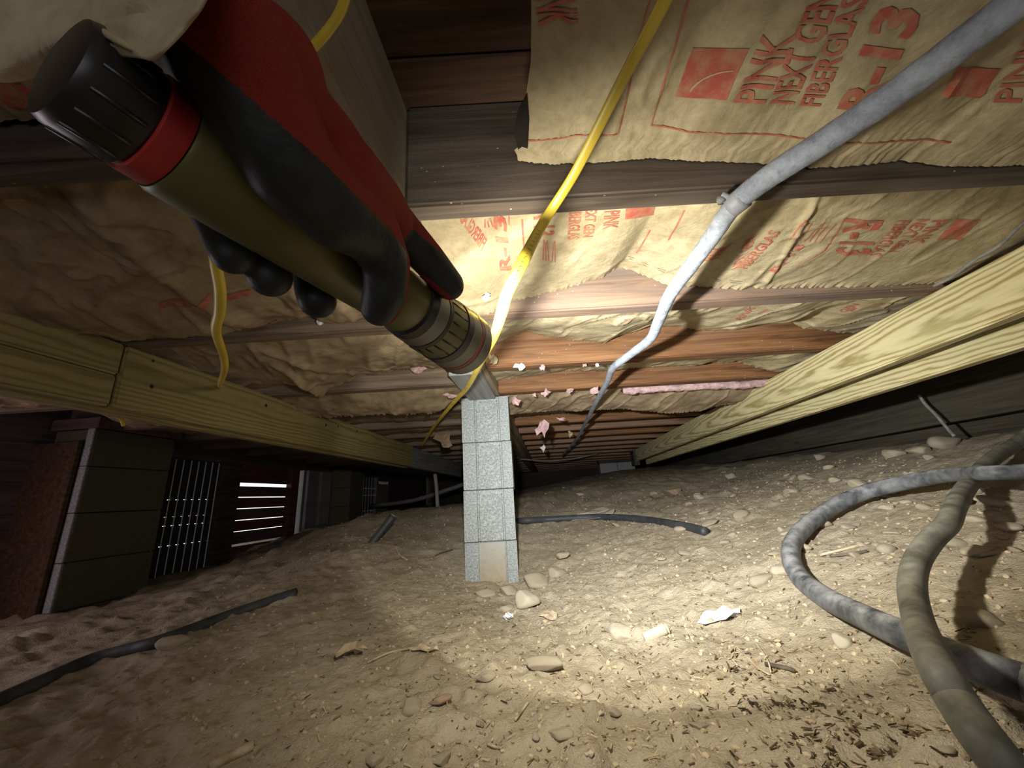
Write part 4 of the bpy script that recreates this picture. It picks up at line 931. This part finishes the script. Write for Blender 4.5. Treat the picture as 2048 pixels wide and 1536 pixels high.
# coated palm side: towards the tube and the thumb pad; knit on the back of the hand
lim = np.interp(ss, [-0.1, 0.0, 0.03, 0.06, 0.09, 0.105, 0.122, 0.136, 0.2], [0.028, 0.028, 0.027, 0.027, 0.026, 0.024, 0.0235, 0.020, 0.020])
rho = np.hypot(nn, uu); phi = np.degrees(np.arctan2(uu, nn)) % 360
W_ = 0.0016
def soft(x): return np.clip(x / W_ + 0.5, 0, 1)
coat = np.minimum(soft(lim - uu), soft(0.062 - rho))
coat = np.maximum(coat, np.minimum.reduce([soft((phi - 150) * 0.0006), soft(0.06 - rho), soft(ss - 0.03)]))
coat = np.maximum(coat, np.minimum.reduce([soft(ss - 0.122), soft(uu - 0.0235), soft(0.047 + 0.0035 * np.sin(ss * 40) - rho), soft((130 - phi) * 0.0006)]))
thumb_red = np.minimum.reduce([soft(ss - 0.092), soft(0.140 - ss), soft(nn - 0.020), soft(0.0265 - uu), soft(ss - np.interp(uu, [-0.03, 0.0, 0.03], [0.1305, 0.1250, 0.1050]))])
co2 = np.minimum(coat, 1 - thumb_red)
at = hm.color_attributes.new('coat', 'FLOAT_COLOR', 'POINT')
at.data.foreach_set('color', np.repeat(co2, 4).astype(np.float32))
def mat_glove():
    t = NT('red_and_black_glove', 0.8, 0.25)
    a = t.n('ShaderNodeAttribute', attribute_name='coat')
    fac = t.sel(t.math('ADD', a.outputs['Fac'], t.math('MULTIPLY', t.math('SUBTRACT', t.noise(160, 3), 0.5), 0.4)), 0.4, 0.6)
    v = t.map((1, 1, 1), rot=(0.4, 0.5, 0.35))
    w = t.n('ShaderNodeTexWave', wave_type='BANDS', bands_direction='Y'); t.put(w.inputs[0], v); w.inputs['Scale'].default_value = 900; w.inputs['Distortion'].default_value = 1.2
    knit = t.mix(t.math('MULTIPLY', w.outputs[1], 0.5), (0.26, 0.026, 0.014), (0.12, 0.011, 0.007))
    rub = t.ramp(t.noise(50, 4), [(0.3, (0.012, 0.013, 0.012)), (0.7, (0.028, 0.030, 0.028))])
    t.put(t.p.inputs['Roughness'], t.math('MULTIPLY_ADD', fac, -0.4, 0.9))
    h = t.math('ADD', t.math('MULTIPLY', w.outputs[1], t.math('SUBTRACT', 1.0, fac)), t.math('MULTIPLY', t.noise(60, 4, 0.65), t.math('MULTIPLY', fac, 1.5)))
    t.bump(h, 0.5, 0.0014); return t.col(t.mix(fac, knit, rub))
hm.materials.clear()
hand = link('person', hm, mat_glove())
fin(hand, 'arm and hand in red knit glove with black coated palm gripping the flashlight', 'person')
# flap of paper hanging by the wrist
fo_ = empty('paper_flap', atD(200, -30, 0.15), 'crumpled pale paper flap hanging by the red wrist at the flashlight tail', 'paper')
fp = [(-120, -140), (-110, 60), (-60, 150), (-10, 166), (30, 166), (75, 156), (130, 135), (190, 116), (240, 114), (280, 116), (302, 119), (322, 100), (344, 80), (368, 54), (392, 24), (412, -10), (430, -60), (440, -140), (300, -170), (100, -170)]
fo2 = scrap('flap', [atD(a, b, float(np.interp(a, [190, 285], [0.150, 0.106])) + 0.002 * math.sin(i * 2.1)) for i, (a, b) in enumerate(fp)], KRAFT, fo_, atD(200, -30, 0.15), 8, 0.0008, 0.003)
fo2.modifiers.clear(); m_ = fo2.modifiers.new('s', 'SUBSURF'); m_.levels = 3; m_.render_levels = 3; m_ = fo2.modifiers.new('thick', 'SOLIDIFY'); m_.thickness = 0.0008
fo2.data.polygons.foreach_set('use_smooth', [True] * len(fo2.data.polygons))

# ------------------------------------------------------------------ stones and litter on the ground
def stonemesh(seed, fl_=0.6, sub=3, ang=0.4):
    rs = np.random.RandomState(seed); bm = bmesh.new(); bmesh.ops.create_icosphere(bm, subdivisions=sub, radius=1)
    ax = rs.normal(size=(15, 3)); ax /= np.linalg.norm(ax, axis=1)[:, None]; cut = rs.uniform(0.52, 0.88, 15)
    for v in bm.verts:
        p = np.array(v.co)
        for a, c in zip(ax, cut):
            d = p @ a
            if d > c: p = p - a * (d - c) * (0.6 + ang)
        v.co = Vector((p[0], p[1], p[2] * fl_))
    me = bpy.data.meshes.new('stone'); bm.to_mesh(me); bm.free()
    me.polygons.foreach_set('use_smooth', [True] * len(me.polygons)); return me
SM = [stonemesh(i, 0.5 + 0.05 * (i % 5)) for i in range(10)]
def stone(px, py, w, label, mat=STONE, asp=0.75, sink=0.35, yaw=None, group=None, seed=None, h=0.9):
    """w: width in pixels of the photograph"""
    p = atG(px, py); d = p @ cf; r = w / 2 * d / F
    me = SM[(px * 7 + py) % 10] if seed is None else stonemesh(seed)
    o = link('stone', me.copy()); o.data.materials.append(mat)
    o.location = (p[0], p[1], ground(p[0], p[1]) + r * (0.5 - sink)); o.scale = (r, r * asp, r * min(h, asp * 1.1))
    o.rotation_euler = (random.uniform(-0.15, 0.15), random.uniform(-0.15, 0.15), random.uniform(-0.5, 0.5) if yaw is None else yaw)
    return fin(o, label, 'stone', group)
ST = [(1892, 893, 74, 'round tan stone, largest at the foot of the dark rim board'), (1838, 905, 46, 'tan stone next to the largest one under the rim board'), (1788, 912, 52, 'flat tan stone, third along under the rim board'),
      (1640, 918, 34, 'small stone at the far narrow end of the rim board gap'), (1858, 918, 26, 'small pale flat stone in front of the largest rim board stone'), (1722, 972, 48, 'long tan stone on the slope above the thin hose'),
      (1826, 950, 34, 'angular tan stone on the slope near the hose crossing'), (1614, 958, 36, 'rounded stone high on the slope below the rim board end'), (1586, 988, 44, 'tan stone on the slope left of the hose loop top'),
      (1672, 962, 30, 'small stone midway along the slope row'), (1462, 955, 30, 'small tan stone on the slope under the yellow beam'), (1350, 985, 34, 'pinkish brick coloured stone on the far slope', STONE_RED),
      (1310, 990, 26, 'tan stone beside the pinkish one on the far slope'), (1400, 996, 28, 'tan stone just past the pinkish one on the far slope'), (1380, 1010, 24, 'small stone below the pinkish one on the far slope'),
      (1590, 1062, 66, 'broad buried stone inside the bend of the thin hose', STONE, 0.7, 0.55), (1565, 1142, 48, 'buried stone just outside the bend of the thin hose', STONE, 0.8, 0.5), (1525, 1162, 56, 'grey tan buried stone below the bend of the thin hose', STONE, 0.8, 0.5),
      (1850, 1016, 40, 'flat stone in light behind the thick hose', STONE, 0.6), (1962, 1244, 96, 'large round half buried stone between the hose shadows', STONE, 0.85, 0.5), (1684, 1286, 48, 'pale round stone below the thin hose', STONE_PALE, 0.8),
      (1074, 1168, 68, 'big rounded stone against the foot of the pillar'), (1112, 1150, 44, 'flat stone just behind the big one at the pillar foot'), (1124, 1120, 44, 'upright angular stone near the pillar shadow edge', STONE, 0.5, 0.1),
      (1020, 1186, 46, 'angular stone in front of the pillar face'), (1052, 1210, 62, 'pale blocky stone lowest in the pile at the pillar foot', STONE_PALE, 0.8, 0.2), (972, 1192, 56, 'tilted tan stone by the near corner of the pillar', STONE, 0.5),
      (1010, 1222, 40, 'small stone under the blocky one at the pillar foot'), (1240, 1268, 78, 'broad smooth stone half buried in the bright patch', STONE_PALE, 0.7, 0.5), (1085, 1338, 112, 'long flat slab at the edge of the light', STONE, 0.35, 0.35),
      (972, 1358, 44, 'oval stone in shade just below the light edge'), (1172, 1382, 40, 'wedge shaped stone in shade below the flat slab'), (1232, 1432, 32, 'upright oval pebble in the shaded dirt', STONE, 0.7, 0.1), (1278, 1430, 30, 'dark pebble beside the upright oval one'),
      (822, 1420, 56, 'flat faced stone next to the reddish clod'), (880, 1412, 50, 'reddish clod in the shaded dirt', STONE_RED, 0.6, 0.1), (960, 1450, 26, 'small stone with a dark hollow under it'), (1120, 1472, 60, 'low rounded stone at the bottom of the frame', STONE, 0.6, 0.4),
      (880, 1525, 60, 'tan stone cut by the bottom edge of the picture'), (520, 1272, 34, 'small stone pair in the dim dirt beyond the leaf'), (345, 1292, 60, 'pinkish grey stone beside the half buried pipe', STONE, 0.7, 0.3),
      (748, 1525, 44, 'lumpy stone at the bottom edge near the dim side'), (1400, 1455, 50, 'low stone in the shaded dirt below the bright patch', STONE, 0.6, 0.4), (1560, 1400, 46, 'brown stone where the light ends near the thick hose', STONE, 0.6, 0.4)]
for q in ST:
    px, py, w, lb = q[:4]; kw = q[4:]
    stone(px, py, w, lb, *kw)
# pebbles: single stones, nothing in the photograph tells them apart
rs = np.random.RandomState(12); SMs = [stonemesh(40 + i, 0.6, 2) for i in range(6)]
for m in SMs: m.materials.append(STONE)
cnt = 0
while cnt < 150:
    if rs.rand() < 0.62: px, py = rs.uniform(1080, 2030), rs.uniform(930, 1120)
    else: px, py = rs.uniform(150, 2030), rs.uniform(1100, 1530)
    p = atG(px, py)
    if p[1] > 5 or p[0] < -2 : continue
    d = p @ cf; r = rs.uniform(0.004, 0.012) * (rs.uniform(1.1, 2.5) if px > 1080 and py < 1120 else 0.6 if d < 0.7 else 0.9)
    o = link('pebble', SMs[cnt % 6]); o.location = (p[0], p[1], p[2] + r * 0.15); o.scale = (r * rs.uniform(0.9, 1.5), r, r * rs.uniform(0.7, 1)); o.rotation_euler = (rs.uniform(-0.3, 0.3), rs.uniform(-0.3, 0.3), rs.uniform(0, 6.28))
    fin(o, 'small loose tan pebble scattered on the dirt', 'pebble', 'loose pebbles on the dirt'); cnt += 1
# gravel and litter nobody could count
ico = bmesh.new(); bmesh.ops.create_icosphere(ico, subdivisions=1, radius=1); IV = np.array([v.co[:] for v in ico.verts]); IF = np.array([[v.index for v in f.verts] for f in ico.faces]); ico.free()
def scatter(name, n, mat, maker, seed, region):
    rs = np.random.RandomState(seed); Vs, Fs, k = [], [], 0
    for _ in range(n):
        x, y = region(rs); z = ground(x, y); v, f = maker(rs); Vs.append(v + np.array([x, y, z])); Fs.append(f + k); k += len(v)
    V_ = np.vstack(Vs); F_ = [tuple(r) for a in Fs for r in a]
    return fin(link(name, pydata(name, V_, F_), mat), None, None, None, 'stuff')
def mk_gravel(rs):
    r = rs.uniform(0.0012, 0.0052); v = IV * (r * rs.uniform(0.6, 1.3, 3)) * (1 + rs.uniform(-0.2, 0.2, (len(IV), 1))); v[:, 2] *= 0.7
    a = rs.uniform(0, 6.28); v = v @ np.array([[math.cos(a), -math.sin(a), 0], [math.sin(a), math.cos(a), 0], [0, 0, 1]]); v[:, 2] += r * 0.2; return v, IF
CUBE = np.array([(a, b, c) for a in (-1, 1) for b in (-1, 1) for c in (-1, 1)], float)
CF = np.array([(0, 1, 3, 2), (4, 6, 7, 5), (0, 4, 5, 1), (2, 3, 7, 6), (0, 2, 6, 4), (1, 5, 7, 3)])
def mk_chip(rs):
    L = 0.0014 + 0.0058 * rs.rand() ** 2; v = CUBE * np.array([L, rs.uniform(0.0004, 0.0012), 0.0004])
    v[:, 2] += 0.0012 * (v[:, 0] / L) ** 2 * rs.uniform(0, 2)
    a, b = rs.uniform(0, 6.28), rs.normal() * 0.3
    v = v @ np.array([[math.cos(b), 0, math.sin(b)], [0, 1, 0], [-math.sin(b), 0, math.cos(b)]]) @ np.array([[math.cos(a), -math.sin(a), 0], [math.sin(a), math.cos(a), 0], [0, 0, 1]])
    v[:, 2] += 0.0012; return v, CF
def reg_any(rs):
    while True:
        y = 0.3 + 2.3 * rs.rand() ** 1.6; x = rs.uniform(-0.75, 1.0) * (0.35 + y * 0.75)
        if x < 1.6: return x, y
def reg_chip(rs):
    while True:
        y = 0.33 + 1.6 * rs.rand() ** 1.4; x = 0.15 + rs.normal() * 0.42 * (0.5 + 0.6 * y)
        if -1.3 < x < 1.5: return x, y
g1 = scatter('gravel', 5200, GRAVEL, mk_gravel, 5, reg_any); g1['label'] = 'fine loose gravel and crumbs over the dirt floor'; g1['category'] = 'gravel'
g2 = scatter('wood_litter', 3600, CHIPS, mk_chip, 6, reg_chip); g2['label'] = 'wood shavings and bark slivers strewn over the dirt'; g2['category'] = 'litter'

cl_c = [atG(a, b) for a, b in ((1500, 1400), (1580, 1430), (1650, 1400), (1720, 1470), (1600, 1500), (1780, 1500), (1450, 1330))]
def reg_leaf(rs):
    c = cl_c[rs.randint(len(cl_c))]; return c[0] + rs.normal() * 0.03, c[1] + rs.normal() * 0.022
def mk_leaf(rs):
    L = rs.uniform(0.0015, 0.0055); v = CUBE * np.array([L, L * rs.uniform(0.15, 0.5), 0.0003]); v[:, 2] += 0.25 * L * (v[:, 0] / L) ** 2
    a, b = rs.uniform(0, 6.28), rs.normal() * 0.5
    v = v @ np.array([[math.cos(b), 0, math.sin(b)], [0, 1, 0], [-math.sin(b), 0, math.cos(b)]]) @ np.array([[math.cos(a), -math.sin(a), 0], [math.sin(a), math.cos(a), 0], [0, 0, 1]])
    v[:, 2] += 0.002; return v, CF
t = NT('dark_leaf_bits', 0.85, 0.15)
DLEAF = t.col(t.ramp(t.n('ShaderNodeNewGeometry').outputs['Random Per Island'], [(0.0, (0.025, 0.018, 0.012)), (0.5, (0.09, 0.06, 0.035)), (1.0, (0.30, 0.22, 0.13))]))
g3 = scatter('leaf_litter', 240, DLEAF, mk_leaf, 9, reg_leaf); g3['label'] = 'dark broken leaf bits in a patch beside the thick hose'; g3['category'] = 'litter'

def crumple(name, px, py, w, h, mat, label, cat, seed, up=0.004, th=0.0008, curl=0.006, asp=1.0, n=12):
    p = atG(px, py); d = p @ cf; rs = np.random.RandomState(seed); pts = []
    for q in np.linspace(0, 2 * math.pi, n, endpoint=False):
        k = rs.uniform(0.7, 1.2); x = p[0] + w / 2 * d / F * math.cos(q) * k; y = p[1] + h / 2 * d / F * math.sin(q) * k * 2.0
        pts.append((x, y, ground(x, y) + up + rs.uniform(0, curl)))
    o = scrap(name, pts, mat, None, (0, 0, 0), seed, th, curl * 0.8)
    return fin(o, label, cat)
crumple('plastic_scrap', 1440, 1236, 88, 30, WHITE, 'crumpled white wrapper scrap on the bright dirt', 'scrap', 3, 0.004, 0.0008, 0.009)
crumple('plastic_scrap', 1190, 1034, 100, 30, STONE_PALE, 'pale flat sheet half buried under the black pipe behind the pillar', 'scrap', 5, 0.006, 0.001, 0.012)
crumple('dry_leaf', 705, 1308, 62, 34, LEAF, 'curled dry tan leaf at the edge of the light', 'leaf', 9, 0.004, 0.0008, 0.016)
crumple('dry_leaf', 845, 1300, 60, 16, LEAF, 'shredded pale leaf strip on the dirt next to the curled leaf', 'leaf', 10, 0.004, 0.0006, 0.008)
crumple('paper_scrap', 1018, 1238, 22, 12, WHITE, 'tiny white paper scrap in front of the pillar stones', 'scrap', 11, 0.003, 0.0006, 0.010)
crumple('dry_leaf', 1100, 1232, 40, 22, LEAF, 'small brown leaf bits in the dark hollow near the pillar', 'leaf', 12, 0.003, 0.0006, 0.006)
def twig(pts, r, mat, label, cat='twig', name='twig', up=0.003):
    P_ = [atG(a, b, up) for a, b in pts]
    return fin(link(name, tubemesh(name, P_, r, 5, 7), mat), label, cat)
twig([(735, 1325), (780, 1305), (830, 1295)], 0.0022, LEAF, 'pale flat stem lying beside the curled leaf')
twig([(1465, 1285), (1490, 1310), (1515, 1335), (1540, 1350)], 0.0012, LEAF, 'thin pale straw below the white wrapper, lower of two')
twig([(1492, 1262), (1515, 1290), (1535, 1320), (1542, 1345)], 0.0012, LEAF, 'thin pale straw bending down from the white wrapper')
twig([(1530, 1328), (1570, 1336), (1590, 1342)], 0.003, J_DARK, 'dark bark sliver near the two pale straws')
twig([(1030, 1440), (1045, 1420), (1056, 1405)], 0.0020, LEAF, 'short tan twig upright in the shaded dirt')
twig([(1640, 1110), (1690, 1098), (1740, 1085)], 0.003, LEAF, 'broken light stick inside the thin hose loop', 'stick', 'stick')
twig([(1660, 1112), (1700, 1108), (1735, 1102)], 0.003, J_DARK, 'broken dark stick inside the thin hose loop', 'stick', 'stick')
twig([(790, 1090), (800, 1110), (815, 1120)], 0.004, LEAF, 'small forked straw on the dirt past the pipe stub')
twig([(870, 1112), (885, 1105), (905, 1100)], 0.003, J_DARK, 'dark twig between the pipe stub and the pillar')
twig([(420, 1536), (455, 1516), (505, 1492)], 0.0065, LEAF, 'stout bent stick in the dim dirt at the bottom', 'stick', 'stick')
twig([(975, 1488), (990, 1494), (1004, 1496)], 0.0018, LEAF, 'short pale sliver low in the shaded dirt')
# cream tube lying in the brightest patch
p = atG(1300, 1272, 0.001); q = atG(1322, 1262, 0.006)
o = empty('tube_scrap', p, 'cream broken tube lying in the brightest patch of dirt', 'scrap')
link('tube', tubemesh('tube', [(p - p) - (q - p) * 0.5, q - p, (q - p) * 1.4], 0.0105, 4, 16), STONE_PALE, o)
link('tube_lip', tubemesh('tube_lip', [(q - p) * 1.45, (q - p) * 1.6], 0.0116, 2, 16), LEAF, o)
